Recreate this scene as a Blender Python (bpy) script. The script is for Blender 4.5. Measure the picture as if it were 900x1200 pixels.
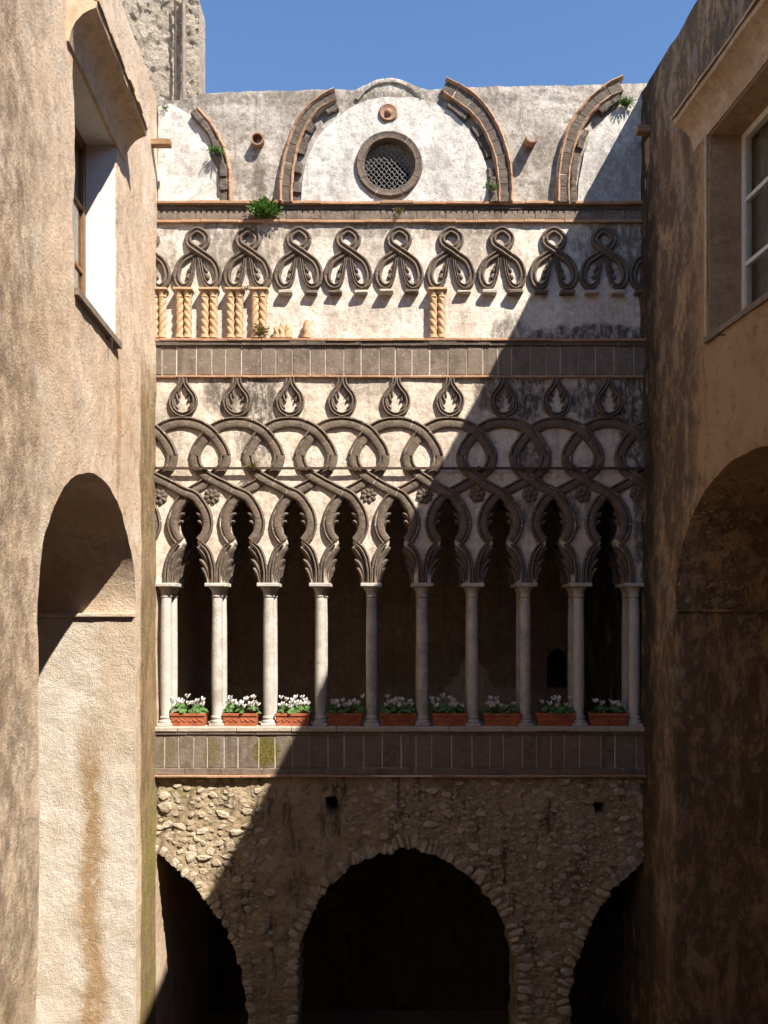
import bpy, bmesh, math, random
import numpy as np
from mathutils import Vector, noise as mnoise
from mathutils.geometry import tessellate_polygon, delaunay_2d_cdt

random.seed(7)
for o in list(bpy.data.objects):
    bpy.data.objects.remove(o)
scene = bpy.context.scene
COL = scene.collection
R = math.radians

# ------------------------------------------------------------------ camera
EYE = 6.6                      # eye height above the courtyard floor (m)
DIST = 9.5                     # metres from the eye to the loggia facade (plane y = 0)
cd = bpy.data.cameras.new('camera')
cam = bpy.data.objects.new('camera', cd)
COL.objects.link(cam)
cam.location = (0, -DIST, EYE)
cam.rotation_euler = (R(90), 0, 0)
cd.sensor_fit = 'AUTO'
cd.sensor_width = 36
cd.lens = 28.5
cd.shift_y = 0.1
cd.clip_end = 2000
scene.camera = cam
scene.render.resolution_x, scene.render.resolution_y = 768, 1024

# ------------------------------------------------------------------ light
LIGHT = Vector((-0.915, 1.0, -1.55)).normalized()     # way the sunlight travels
to_sun = -LIGHT
world = bpy.data.worlds.new('World')
scene.world = world
world.use_nodes = True
wn = world.node_tree
sky = wn.nodes.new('ShaderNodeTexSky')
sky.sky_type = 'NISHITA'
sky.sun_disc = False
sky.sun_elevation = math.asin(to_sun.z)
sky.sun_rotation = math.atan2(to_sun.x, to_sun.y)
sky.altitude = 350
sky.air_density = 1.0
sky.dust_density = 0.0
sky.ozone_density = 4.5
bg = wn.nodes['Background']
bg.inputs['Strength'].default_value = 0.08
hs = wn.nodes.new('ShaderNodeHueSaturation')
hs.inputs['Saturation'].default_value = 1.04
hs.inputs['Value'].default_value = 1.15
wn.links.new(sky.outputs[0], hs.inputs['Color'])
wn.links.new(hs.outputs[0], bg.inputs[0])
sd = bpy.data.lights.new('sun', 'SUN')
sd.energy = 5.0
sd.angle = R(0.5)
sd.color = (1.0, 0.915, 0.805)
sun = bpy.data.objects.new('sun', sd)
COL.objects.link(sun)
sun.rotation_euler = LIGHT.to_track_quat('-Z', 'Y').to_euler()
sun.location = (8, -6, 22)
scene.view_settings.view_transform = 'Standard'
scene.view_settings.look = 'None'
scene.view_settings.exposure = 1.27
scene.view_settings.gamma = 1.0

# ------------------------------------------------------------------ units
# the facade is measured on a sheet of 1 cm squares: x counted from 450, y down from the eye level 720
SET = [0.0]        # how far (m) the wall plane being built is set back
def fx(px): return (px - 450) / 100.0 * (1 + SET[0] / DIST)
def fz(py): return (720 - py) / 100.0 * (1 + SET[0] / DIST) + EYE
def LX(y): return -2.67 - 0.063 * y        # sunlit side wall plane
def RX(y): return 3.03 - 0.079 * y         # shaded side wall plane

# ------------------------------------------------------------------ materials
class NT:
    def __init__(s, name):
        s.m = bpy.data.materials.new(name)
        s.m.use_nodes = True
        s.t = s.m.node_tree
        s.b = s.t.nodes['Principled BSDF']
        s.b.inputs['Specular IOR Level'].default_value = 0.25
        g = s.t.nodes.new('ShaderNodeNewGeometry')
        s.pos = g.outputs['Position']
        s._xyz = None
    def n(s, kind, **kw):
        nd = s.t.nodes.new(kind)
        for k, v in kw.items(): setattr(nd, k, v)
        return nd
    def link(s, a, b):
        if isinstance(a, (int, float)): b.default_value = a
        elif isinstance(a, (tuple, list)):
            b.default_value = tuple(a) + ((1,) if len(a) == 3 and len(b.default_value) == 4 else ())
        else: s.t.links.new(a, b)
    def scaled(s, sc, off=(0, 0, 0)):
        mp = s.n('ShaderNodeMapping')
        s.link(s.pos, mp.inputs[0])
        mp.inputs['Scale'].default_value = sc
        mp.inputs['Location'].default_value = off
        return mp.outputs[0]
    def noise(s, scale, detail=4, rough=0.6, stretch=(1, 1, 1), off=(0, 0, 0), dist=0.0):
        nd = s.n('ShaderNodeTexNoise')
        s.link(s.scaled(stretch, off), nd.inputs['Vector'])
        nd.inputs['Scale'].default_value = scale
        nd.inputs['Detail'].default_value = detail
        nd.inputs['Roughness'].default_value = rough
        nd.inputs['Distortion'].default_value = dist
        return nd.outputs['Fac']
    def voro(s, scale, feature='F1', stretch=(1, 1, 1)):
        nd = s.n('ShaderNodeTexVoronoi', feature=feature)
        s.link(s.scaled(stretch), nd.inputs['Vector'])
        nd.inputs['Scale'].default_value = scale
        return nd.outputs['Distance']
    def math(s, op, a, b=0.0, clamp=False):
        nd = s.n('ShaderNodeMath', operation=op, use_clamp=clamp)
        s.link(a, nd.inputs[0]); s.link(b, nd.inputs[1])
        return nd.outputs[0]
    def step(s, f, lo, hi, a=0.0, b=1.0):
        nd = s.n('ShaderNodeMapRange', interpolation_type='SMOOTHSTEP')
        s.link(f, nd.inputs[0])
        nd.inputs[1].default_value = lo; nd.inputs[2].default_value = hi
        nd.inputs[3].default_value = a; nd.inputs[4].default_value = b
        return nd.outputs[0]
    def mix(s, f, a, b, blend='MIX'):
        nd = s.n('ShaderNodeMix', data_type='RGBA', blend_type=blend)
        s.link(f, nd.inputs[0]); s.link(a, nd.inputs[6]); s.link(b, nd.inputs[7])
        return nd.outputs[2]
    def xyz(s):
        if s._xyz is None:
            sp = s.n('ShaderNodeSeparateXYZ'); s.link(s.pos, sp.inputs[0]); s._xyz = sp.outputs
        return s._xyz
    def axis(s, i, lo, hi, wob=0.0, wscale=2.0):
        v = s.xyz()[i]
        if wob:
            v = s.math('ADD', v, s.math('MULTIPLY', s.math('SUBTRACT', s.noise(wscale, 5, 0.65), 0.5), wob))
        return s.step(v, lo, hi)
    def blob(s, ax, c, r, wob=0.8, wscale=4.0):
        # ragged patch round c with radii r on the axes ax
        acc = None
        for i, cc, rr in zip(ax, c, r):
            d = s.math('DIVIDE', s.math('SUBTRACT', s.xyz()[i], cc), rr)
            d = s.math('MULTIPLY', d, d)
            acc = d if acc is None else s.math('ADD', acc, d)
        acc = s.math('ADD', acc, s.math('MULTIPLY', s.math('SUBTRACT', s.noise(wscale, 6, 0.7), 0.5), wob * 3))
        return s.step(acc, 1.15, 0.45)
    def rnd(s):
        return s.n('ShaderNodeObjectInfo').outputs['Random']
    def done(s, col, rough=0.9, height=None, strength=0.5, dist=0.02):
        s.link(col, s.b.inputs['Base Color'])
        s.link(rough, s.b.inputs['Roughness'])
        if height is not None:
            bp = s.n('ShaderNodeBump')
            bp.inputs['Strength'].default_value = strength
            bp.inputs['Distance'].default_value = dist
            s.link(height, bp.inputs['Height'])
            s.link(bp.outputs[0], s.b.inputs['Normal'])
        return s.m

def mat_plaster(name, c1, c2, grime, grime_amt=0.5, seed=0.0, blobs=(), streak=0.5, blobcol=(0.05, 0.042, 0.035), bump=0.6):
    t = NT(name)
    o = (seed, seed * 1.7, seed * 0.6)
    big = t.noise(1.6, 6, 0.65, off=o)
    col = t.mix(t.step(big, 0.40, 0.60), c1, c2)
    mid = t.noise(9, 6, 0.7, off=o)
    col = t.mix(t.math('MULTIPLY', t.step(mid, 0.47, 0.64), grime_amt), col, grime)
    st = t.noise(3.2, 6, 0.7, stretch=(2.4, 2.4, 0.28), off=o, dist=0.4)
    col = t.mix(t.math('MULTIPLY', t.step(st, 0.51, 0.66), streak), col, grime)
    sp = t.noise(60, 3, 0.7)
    col = t.mix(t.math('MULTIPLY', t.step(sp, 0.54, 0.70), 0.5 * grime_amt), col, grime)
    mo = t.noise(22, 7, 0.75, off=(o[1], o[0], o[2]))
    col = t.mix(t.math('MULTIPLY', t.step(mo, 0.49, 0.61), 0.8 * grime_amt), col, grime)
    pa = t.noise(4.5, 6, 0.7, off=(o[2], o[1], o[0]))
    col = t.mix(t.math('MULTIPLY', t.step(pa, 0.55, 0.68), 0.6), col, tuple(min(0.75, v * 1.22) for v in c1))
    for (x, z, rx, rz, amt) in blobs:
        m = t.blob((0, 2), (x, z), (rx, rz), 0.9, 5.0)
        pores = t.step(t.noise(12, 9, 0.8, stretch=(1.3, 1, 0.6), dist=0.3), 0.36, 0.56, 0.1, 1.0)
        col = t.mix(t.math('MULTIPLY', t.math('MULTIPLY', m, pores), amt), col, blobcol)
    h = t.math('ADD', t.math('MULTIPLY', t.noise(14, 8, 0.7), 1.0), t.math('MULTIPLY', t.noise(70, 4, 0.7), 0.35))
    return t.done(col, 0.92, h, bump, 0.03)

def mat_stone(name, c1, c2, pale=(0.40, 0.36, 0.30), lich=0.35, bump=0.5, rnd=0.35, sc=1.0):
    t = NT(name)
    col = t.mix(t.step(t.noise(7 * sc, 5, 0.65), 0.35, 0.65), c1, c2)
    r = t.rnd()
    col = t.mix(t.math('MULTIPLY', r, rnd), col, c2)
    dk = t.step(t.noise(40 * sc, 4, 0.7), 0.55, 0.7)
    col = t.mix(t.math('MULTIPLY', dk, 0.5), col, tuple(0.45 * v for v in c1))
    l = t.step(t.noise(18 * sc, 6, 0.7, off=(3, 1, 2)), 0.56, 0.7)
    col = t.mix(t.math('MULTIPLY', l, lich), col, pale)
    h = t.math('ADD', t.noise(25 * sc, 6, 0.7), t.math('MULTIPLY', t.noise(110, 3, 0.6), 0.5))
    return t.done(col, 0.88, h, bump, 0.02)

MAT = {}
MAT['tufa'] = mat_stone('tufa', (0.110, 0.083, 0.063), (0.170, 0.131, 0.101), (0.34, 0.29, 0.235), 0.35, 0.9)
def mat_slab():
    t = NT('tufa_slab')
    c1, c2 = (0.115, 0.087, 0.066), (0.205, 0.160, 0.122)
    col = t.mix(t.step(t.noise(7, 6, 0.7), 0.35, 0.65), c1, c2)
    col = t.mix(t.math('MULTIPLY', t.rnd(), 0.8), col, c2)
    col = t.mix(t.math('MULTIPLY', t.step(t.noise(40, 4, 0.7), 0.54, 0.7), 0.5), col, (0.06, 0.045, 0.035))
    col = t.mix(t.math('MULTIPLY', t.step(t.noise(16, 7, 0.75, off=(3, 1, 2)), 0.54, 0.68), 0.4), col, (0.40, 0.34, 0.27))
    st = t.step(t.noise(3.0, 6, 0.7, stretch=(2.4, 1, 0.3), off=(4, 4, 4)), 0.52, 0.68)
    col = t.mix(t.math('MULTIPLY', st, 0.5), col, (0.07, 0.052, 0.04))
    for (px, py, rx, rz, amt) in ((312, 880, 0.17, 0.20, 0.95), (249, 882, 0.09, 0.22, 0.55), (197, 880, 0.1, 0.2, 0.4)):
        m = t.blob((0, 2), ((px - 450) / 100, (720 - py) / 100 + 6.6), (rx, rz), 0.7, 12)
        col = t.mix(t.math('MULTIPLY', m, amt), col, t.mix(t.step(t.noise(50, 4, 0.7), 0.4, 0.6), (0.15, 0.125, 0.02), (0.07, 0.055, 0.015)))
    h = t.math('ADD', t.noise(20, 7, 0.72), t.math('MULTIPLY', t.noise(110, 3, 0.6), 0.5))
    return t.done(col, 0.88, h, 0.6, 0.025)
MAT['tufa_slab'] = mat_slab()
MAT['lava'] = mat_stone('lava', (0.085, 0.068, 0.056), (0.140, 0.112, 0.090), (0.36, 0.29, 0.20), 0.35, 0.9, 0.6)
MAT['coping'] = mat_stone('coping', (0.36, 0.31, 0.25), (0.44, 0.38, 0.31), (0.5, 0.46, 0.40), 0.3, 0.6)
MAT['marble'] = mat_stone('marble', (0.30, 0.272, 0.24), (0.47, 0.44, 0.40), (0.58, 0.55, 0.50), 0.45, 0.45, 0.7, 0.8)
MAT['old_clay'] = mat_stone('old_clay', (0.26, 0.145, 0.09), (0.33, 0.20, 0.135), (0.40, 0.33, 0.26), 0.5, 0.6, 0.6)
MAT['brick'] = mat_stone('brick', (0.31, 0.165, 0.095), (0.40, 0.245, 0.15), (0.44, 0.35, 0.26), 0.35, 0.6, 0.6)
MAT['terracotta'] = mat_stone('terracotta', (0.27, 0.075, 0.034), (0.39, 0.125, 0.06), (0.42, 0.23, 0.15), 0.45, 0.4, 0.4)
MAT['ochre_clay'] = mat_stone('ochre_clay', (0.43, 0.27, 0.145), (0.50, 0.345, 0.205), (0.55, 0.45, 0.33), 0.45, 0.6, 0.5, 2.0)
MAT['rubble'] = mat_stone('rubble', (0.24, 0.180, 0.115), (0.54, 0.46, 0.355), (0.52, 0.45, 0.35), 0.35, 1.0, 0.9)
MAT['mortar'] = mat_plaster('mortar', (0.62, 0.56, 0.48), (0.54, 0.47, 0.40), (0.30, 0.25, 0.2), 0.3)
MAT['parapet'] = mat_plaster('parapet_plaster', (0.46, 0.42, 0.365), (0.33, 0.29, 0.245), (0.165, 0.14, 0.115), 0.75, 1.0, streak=0.6,
    blobs=[(fx(302), fz(212), 0.10, 0.40, 0.75), (fx(455), fz(118), 0.5, 0.2, 0.4), (fx(215), fz(122), 0.3, 0.12, 0.6), (fx(400), fz(112), 2.6, 0.10, 0.6), (fx(345), fz(170), 0.2, 0.6, 0.4), (fx(640), fz(190), 0.3, 0.5, 0.35)], blobcol=(0.10, 0.082, 0.062))
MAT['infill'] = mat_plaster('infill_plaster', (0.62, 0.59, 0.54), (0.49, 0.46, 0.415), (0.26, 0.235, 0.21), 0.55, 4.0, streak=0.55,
    blobs=[(fx(400), fz(225), 0.16, 0.45, 0.25), (fx(515), fz(215), 0.18, 0.5, 0.3), (fx(735), fz(200), 0.5, 0.5, 0.55)], blobcol=(0.16, 0.145, 0.13))  # last patch paints the shade of the upper right field into the plaster
MAT['frieze'] = mat_plaster('frieze_plaster', (0.66, 0.60, 0.525), (0.57, 0.495, 0.41), (0.31, 0.25, 0.195), 0.5, 2.0, streak=0.45,
    blobs=[(fx(275), fz(290), 0.55, 0.35, 0.6), (fx(700), fz(392), 0.8, 0.16, 0.9), (fx(600), fz(385), 0.25, 0.2, 0.7),
           (fx(190), fz(290), 0.2, 0.4, 0.4), (fx(725), fz(285), 0.5, 0.4, 0.75), (fx(400), fz(266), 2.4, 0.12, 0.5), (fx(440), fz(275), 0.3, 0.35, 0.35), (fx(560), fz(275), 0.25, 0.35, 0.4), (fx(430), fz(370), 0.5, 0.2, 0.25)])  # the large patch at the right end is shade painted into the plaster
MAT['arcade'] = mat_plaster('arcade_plaster', (0.66, 0.585, 0.49), (0.56, 0.475, 0.385), (0.29, 0.225, 0.165), 0.5, 3.0, streak=0.4,
    blobs=[(fx(262), fz(462), 0.26, 0.28, 0.8), (fx(305), fz(470), 0.28, 0.38, 0.9), (fx(300), fz(520), 0.25, 0.35, 0.7), (fx(200), fz(500), 0.2, 0.4, 0.35), (fx(430), fz(452), 0.5, 0.14, 0.45),
           (fx(618), fz(465), 0.28, 0.3, 0.95), (fx(690), fz(468), 0.24, 0.3, 0.9), (fx(740), fz(470), 0.2, 0.7, 0.95), (fx(575), fz(460), 0.2, 0.25, 0.8),
           (fx(625), fz(545), 0.22, 0.3, 0.85), (fx(650), fz(600), 0.6, 0.25, 0.7), (fx(752), fz(600), 0.10, 0.9, 0.9), (fx(370), fz(545), 0.25, 0.1, 0.4)])

def mat_sunlit():
    t = NT('sunlit_stucco')
    big = t.noise(0.9, 8, 0.68, off=(5, 2, 1))
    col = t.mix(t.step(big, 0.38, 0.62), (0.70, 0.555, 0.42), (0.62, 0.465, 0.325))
    pal = t.noise(2.2, 8, 0.72, stretch=(1, 1, 0.8), off=(1, 8, 3))
    col = t.mix(t.math('MULTIPLY', t.step(pal, 0.50, 0.66), 0.8), col, (0.74, 0.645, 0.535))
    st = t.noise(2.0, 9, 0.76, stretch=(1.4, 1.4, 0.65), off=(2, 4, 9), dist=0.5)
    col = t.mix(t.math('MULTIPLY', t.step(st, 0.51, 0.64), 0.6), col, (0.44, 0.30, 0.185))
    bl = t.noise(7, 9, 0.78, off=(8, 1, 6))
    col = t.mix(t.math('MULTIPLY', t.step(bl, 0.52, 0.64), 0.5), col, (0.40, 0.285, 0.185))
    gy = t.step(t.noise(1.3, 9, 0.75, off=(4, 9, 2)), 0.52, 0.66)
    col = t.mix(t.math('MULTIPLY', t.math('MULTIPLY', gy, t.step(t.noise(20, 7, 0.78), 0.36, 0.58)), 0.5), col, (0.28, 0.21, 0.15))
    # flaked skim coat with crisp edges
    fk = t.noise(1.7, 9, 0.66, off=(11, 3, 7))
    flake = t.step(fk, 0.575, 0.588)
    col = t.mix(t.math('MULTIPLY', flake, 0.55), col, (0.56, 0.46, 0.36))
    # damp run under the window sill corner
    run = t.math('MULTIPLY', t.blob((1, 2), (-1.68, EYE + 1.9), (0.10, 0.9), 0.5, 6), 0.6)
    col = t.mix(run, col, (0.42, 0.25, 0.12))
    # weather-dark stretch nearest the eye
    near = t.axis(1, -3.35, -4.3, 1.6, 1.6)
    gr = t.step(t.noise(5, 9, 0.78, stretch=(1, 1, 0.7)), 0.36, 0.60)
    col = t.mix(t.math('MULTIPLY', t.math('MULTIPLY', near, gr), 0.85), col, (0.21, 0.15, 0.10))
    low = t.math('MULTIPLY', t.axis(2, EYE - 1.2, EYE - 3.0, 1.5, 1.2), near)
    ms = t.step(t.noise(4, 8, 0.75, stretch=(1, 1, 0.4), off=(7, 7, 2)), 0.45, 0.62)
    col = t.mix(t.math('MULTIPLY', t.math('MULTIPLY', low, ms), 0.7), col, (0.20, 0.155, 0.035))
    # brown strip down the corner by the loggia, mossy green lower down
    yy = t.xyz()[1]
    wy = t.math('ADD', yy, t.math('MULTIPLY', t.math('SUBTRACT', t.noise(5, 7, 0.7, stretch=(1, 1, 0.4)), 0.5), 0.10))
    strip = t.math('MULTIPLY', t.math('MULTIPLY', t.step(wy, -0.79, -0.73), t.step(yy, 0.03, -0.03)), t.axis(2, EYE + 2.95, EYE + 2.4, 1.2, 2.0))
    mcol = t.mix(t.step(t.noise(6, 9, 0.78, stretch=(1, 1, 0.35), off=(3, 3, 3)), 0.40, 0.60), (0.33, 0.225, 0.11), (0.16, 0.105, 0.05))
    mg = t.math('MULTIPLY', t.step(t.noise(3, 8, 0.75, stretch=(1, 1, 0.4), off=(4, 1, 1)), 0.42, 0.58), t.axis(2, EYE - 1.2, EYE - 2.8, 1.0))
    mcol = t.mix(mg, mcol, (0.19, 0.165, 0.015))
    col = t.mix(t.math('MULTIPLY', strip, 0.9), col, mcol)
    sp = t.step(t.noise(48, 5, 0.78), 0.53, 0.70)
    col = t.mix(t.math('MULTIPLY', sp, 0.4), col, (0.32, 0.23, 0.15))
    h = t.math('ADD', t.noise(7, 10, 0.75), t.math('MULTIPLY', t.noise(45, 6, 0.75), 0.5))
    h = t.math('ADD', h, t.math('MULTIPLY', flake, -0.18))
    return t.done(col, 0.95, h, 0.9, 0.055)
MAT['sunlit'] = mat_sunlit()

def mat_jamb():
    t = NT('jamb_plaster')
    col = t.mix(t.step(t.noise(2.5, 7, 0.7), 0.38, 0.64), (0.64, 0.58, 0.50), (0.54, 0.46, 0.37))
    # rusty run-off streak
    v = t.math('ADD', t.xyz()[0], t.math('MULTIPLY', t.math('SUBTRACT', t.noise(1.5, 8, 0.72, off=(2, 2, 2)), 0.5), 0.5))
    s1 = t.math('MULTIPLY', t.step(v, -3.30, -3.12), t.step(v, -2.86, -3.06))
    s1 = t.math('MULTIPLY', s1, t.axis(2, EYE - 0.6, EYE - 1.8, 0.8, 2.0))
    s1 = t.math('MULTIPLY', s1, t.step(t.noise(7, 9, 0.75), 0.28, 0.50))
    col = t.mix(t.math('MULTIPLY', s1, 0.9), col, (0.33, 0.205, 0.095))
    s2 = t.math('MULTIPLY', t.axis(0, -3.12, -2.9, 0.3, 2.0), t.axis(2, EYE - 2.6, EYE + 0.2, 0.8))
    col = t.mix(t.math('MULTIPLY', s2, 0.6), col, (0.47, 0.33, 0.20))
    sp = t.step(t.noise(50, 4, 0.75), 0.56, 0.72)
    col = t.mix(t.math('MULTIPLY', sp, 0.35), col, (0.3, 0.22, 0.14))
    h = t.math('ADD', t.noise(12, 9, 0.75), t.math('MULTIPLY', t.noise(60, 5, 0.75), 0.5))
    return t.done(col, 0.95, h, 0.9, 0.04)
MAT['jamb'] = mat_jamb()

def mat_shaded():
    t = NT('peeling_stucco')
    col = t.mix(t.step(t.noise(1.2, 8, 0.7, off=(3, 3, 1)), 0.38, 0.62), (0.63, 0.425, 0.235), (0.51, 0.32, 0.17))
    bl = t.noise(6, 9, 0.78, off=(2, 5, 6))
    col = t.mix(t.math('MULTIPLY', t.step(bl, 0.50, 0.66), 0.55), col, (0.24, 0.145, 0.08))
    sp = t.step(t.noise(45, 5, 0.78), 0.52, 0.7)
    col = t.mix(t.math('MULTIPLY', sp, 0.4), col, (0.20, 0.13, 0.075))
    # dark mould runs, mostly along the corner and above the window
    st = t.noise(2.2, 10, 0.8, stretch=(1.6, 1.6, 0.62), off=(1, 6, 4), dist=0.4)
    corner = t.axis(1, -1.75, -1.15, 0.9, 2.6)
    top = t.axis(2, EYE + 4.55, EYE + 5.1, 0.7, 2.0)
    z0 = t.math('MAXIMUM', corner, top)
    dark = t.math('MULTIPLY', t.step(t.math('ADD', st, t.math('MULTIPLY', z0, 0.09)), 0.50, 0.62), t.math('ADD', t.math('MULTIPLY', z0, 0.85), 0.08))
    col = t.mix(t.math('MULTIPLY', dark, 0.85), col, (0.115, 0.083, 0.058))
    pl = t.math('MULTIPLY', t.step(t.noise(4.5, 9, 0.78, stretch=(1, 1, 0.55), off=(9, 2, 5)), 0.53, 0.60), z0)
    col = t.mix(t.math('MULTIPLY', pl, 0.75), col, (0.46, 0.36, 0.26))
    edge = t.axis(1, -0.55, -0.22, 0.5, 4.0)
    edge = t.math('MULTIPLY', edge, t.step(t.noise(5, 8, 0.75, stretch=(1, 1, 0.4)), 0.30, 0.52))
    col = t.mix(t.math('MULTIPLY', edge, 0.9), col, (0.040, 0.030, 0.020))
    low = t.math('MULTIPLY', t.axis(2, EYE - 0.6, EYE - 2.5, 1.6, 1.5), t.step(t.noise(3, 8, 0.75, off=(6, 1, 1)), 0.34, 0.58))  # dim light on the lower wall, painted in as a darker colour
    col = t.mix(t.math('MULTIPLY', low, 0.3), col, (0.17, 0.115, 0.06))
    h = t.math('ADD', t.noise(7, 10, 0.78), t.math('MULTIPLY', t.noise(45, 6, 0.78), 0.45))
    return t.done(col, 0.95, h, 1.0, 0.06)
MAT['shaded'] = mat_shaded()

def mat_rubble_bed():
    t = NT('rubble_mortar')
    col = t.mix(t.step(t.noise(2.5, 7, 0.7), 0.36, 0.64), (0.50, 0.40, 0.265), (0.37, 0.28, 0.175))
    col = t.mix(t.math('MULTIPLY', t.step(t.noise(12, 7, 0.75), 0.5, 0.68), 0.6), col, (0.15, 0.105, 0.065))
    wet = t.math('MULTIPLY', t.step(t.noise(2.0, 8, 0.78, stretch=(2.0, 1, 0.5), off=(2, 0, 5)), 0.51, 0.62), 0.8)
    col = t.mix(wet, col, (0.075, 0.055, 0.038))
    ms = t.blob((0, 2), (fx(213), fz(922)), (0.28, 0.16), 0.9, 6)
    col = t.mix(t.math('MULTIPLY', ms, 0.5), col, (0.2, 0.17, 0.05))
    h = t.math('ADD', t.noise(14, 9, 0.75), t.math('MULTIPLY', t.noise(60, 4, 0.75), 0.4))
    return t.done(col, 0.95, h, 1.0, 0.05)
MAT['rubble_bed'] = mat_rubble_bed()
MAT['rubble_brown'] = mat_stone('rubble_brown', (0.20, 0.135, 0.08), (0.33, 0.235, 0.145), (0.40, 0.31, 0.21), 0.35, 1.0, 0.9)

def mat_tower():
    t = NT('tower_render')
    col = t.mix(t.step(t.noise(3, 6, 0.7), 0.40, 0.60), (0.66, 0.575, 0.475), (0.56, 0.475, 0.38))
    pit = t.noise(5.5, 6, 0.72, off=(1, 2, 3), dist=0.8)
    col = t.mix(t.math('MULTIPLY', t.step(pit, 0.52, 0.62), 0.6), col, (0.30, 0.24, 0.18))
    col = t.mix(t.math('MULTIPLY', t.step(t.noise(16, 7, 0.75), 0.5, 0.62), 0.5), col, (0.28, 0.22, 0.17))
    h = t.math('ADD', t.math('MULTIPLY', pit, -1.4), t.math('MULTIPLY', t.noise(22, 6, 0.75), 0.6))
    return t.done(col, 0.95, h, 1.0, 0.22)
MAT['tower'] = mat_tower()

def mat_simple(name, c, rough=0.8, var=0.3, sc=12, metal=0.0, stretch=(1, 1, 1), bump=0.3):
    t = NT(name)
    col = t.mix(t.step(t.noise(sc, 5, 0.65, stretch=stretch), 0.35, 0.65), c, tuple(v * (1 - var) for v in c))
    t.b.inputs['Metallic'].default_value = metal
    return t.done(col, rough, t.noise(sc * 4, 4, 0.6, stretch=stretch), bump, 0.01)
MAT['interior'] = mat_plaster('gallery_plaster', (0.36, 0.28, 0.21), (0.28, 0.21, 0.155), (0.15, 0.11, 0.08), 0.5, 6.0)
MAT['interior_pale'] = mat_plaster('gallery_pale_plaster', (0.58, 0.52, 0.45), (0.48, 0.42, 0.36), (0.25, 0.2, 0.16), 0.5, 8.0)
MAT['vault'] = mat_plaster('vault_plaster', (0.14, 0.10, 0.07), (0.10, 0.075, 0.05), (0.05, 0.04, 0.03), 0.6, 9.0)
MAT['white_plaster'] = mat_plaster('white_plaster', (0.72, 0.70, 0.66), (0.66, 0.63, 0.58), (0.45, 0.42, 0.38), 0.2, 5.0, streak=0.15, bump=0.2)
MAT['hood'] = mat_plaster('hood_plaster', (0.53, 0.40, 0.27), (0.46, 0.33, 0.21), (0.25, 0.17, 0.1), 0.4, 7.0, streak=0.2, bump=0.4)
MAT['reveal_ochre'] = mat_plaster('ochre_reveal_plaster', (0.42, 0.28, 0.16), (0.35, 0.22, 0.12), (0.18, 0.12, 0.07), 0.4, 11.0, streak=0.25, bump=0.4)
MAT['sill_grey'] = mat_simple('grey_sill_stone', (0.23, 0.18, 0.14), 0.8)
MAT['brown_wood'] = mat_simple('brown_wood', (0.26, 0.13, 0.055), 0.6, 0.4, 8, stretch=(6, 6, 0.6))
MAT['old_wood'] = mat_simple('weathered_wood', (0.34, 0.21, 0.11), 0.85, 0.4, 10, stretch=(0.6, 4, 4))
MAT['white_paint'] = mat_simple('white_paint', (0.74, 0.70, 0.62), 0.5, 0.12, 20)
MAT['iron'] = mat_simple('rusty_iron', (0.10, 0.065, 0.045), 0.75, 0.4, 20, 0.4)
MAT['wire'] = mat_simple('galvanised_wire', (0.24, 0.23, 0.21), 0.5, 0.2, 20, 0.6)
MAT['curtain'] = mat_simple('curtain_cloth', (0.34, 0.30, 0.25), 0.9)
MAT['room'] = mat_simple('painted_darkness', (0.06, 0.05, 0.04), 0.9)
MAT['tile'] = mat_simple('old_roof_tile', (0.30, 0.17, 0.10), 0.9, 0.4, 14)
MAT['soil'] = mat_simple('soil', (0.04, 0.028, 0.02), 0.95)
MAT['paving'] = mat_stone('paving', (0.22, 0.19, 0.155), (0.30, 0.26, 0.21))
def mat_leaf(name, c1, c2, sc=30):
    t = NT(name)
    col = t.mix(t.step(t.noise(sc, 3, 0.6), 0.35, 0.65), c1, c2)
    t.b.inputs['Subsurface Weight'].default_value = 0.0
    t.link(col, t.b.inputs['Base Color'])
    t.b.inputs['Roughness'].default_value = 0.55
    tr = t.n('ShaderNodeBsdfTranslucent'); t.link(col, tr.inputs[0])
    ms = t.n('ShaderNodeMixShader'); ms.inputs[0].default_value = 0.3
    out = t.t.nodes['Material Output']
    t.link(t.b.outputs[0], ms.inputs[1]); t.link(tr.outputs[0], ms.inputs[2]); t.link(ms.outputs[0], out.inputs[0])
    return t.m
MAT['leaf'] = mat_leaf('fresh_leaf', (0.10, 0.19, 0.035), (0.055, 0.12, 0.02))
MAT['leaf_dark'] = mat_leaf('cyclamen_leaf', (0.075, 0.17, 0.035), (0.13, 0.235, 0.08), 60)
MAT['leaf_dry'] = mat_leaf('dry_leaf', (0.20, 0.145, 0.045), (0.13, 0.12, 0.03))
MAT['petal'] = mat_leaf('white_petal', (0.80, 0.78, 0.75), (0.72, 0.68, 0.66))
def mat_glass():
    t = NT('window_glass')
    t.b.inputs['Base Color'].default_value = (0.9, 0.95, 0.93, 1)
    t.b.inputs['Transmission Weight'].default_value = 1.0
    t.b.inputs['Roughness'].default_value = 0.02
    t.b.inputs['IOR'].default_value = 1.45
    return t.m
MAT['glass'] = mat_glass()

# ------------------------------------------------------------------ object helpers
WLOC = {}
def thing(name, label, cat, loc=(0, 0, 0), group=None):
    o = bpy.data.objects.new(name, None)
    COL.objects.link(o)
    o.location = loc
    o.empty_display_size = 0.2
    WLOC[o] = Vector(loc)
    o['label'] = label; o['category'] = cat
    if group: o['group'] = group
    return o

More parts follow.
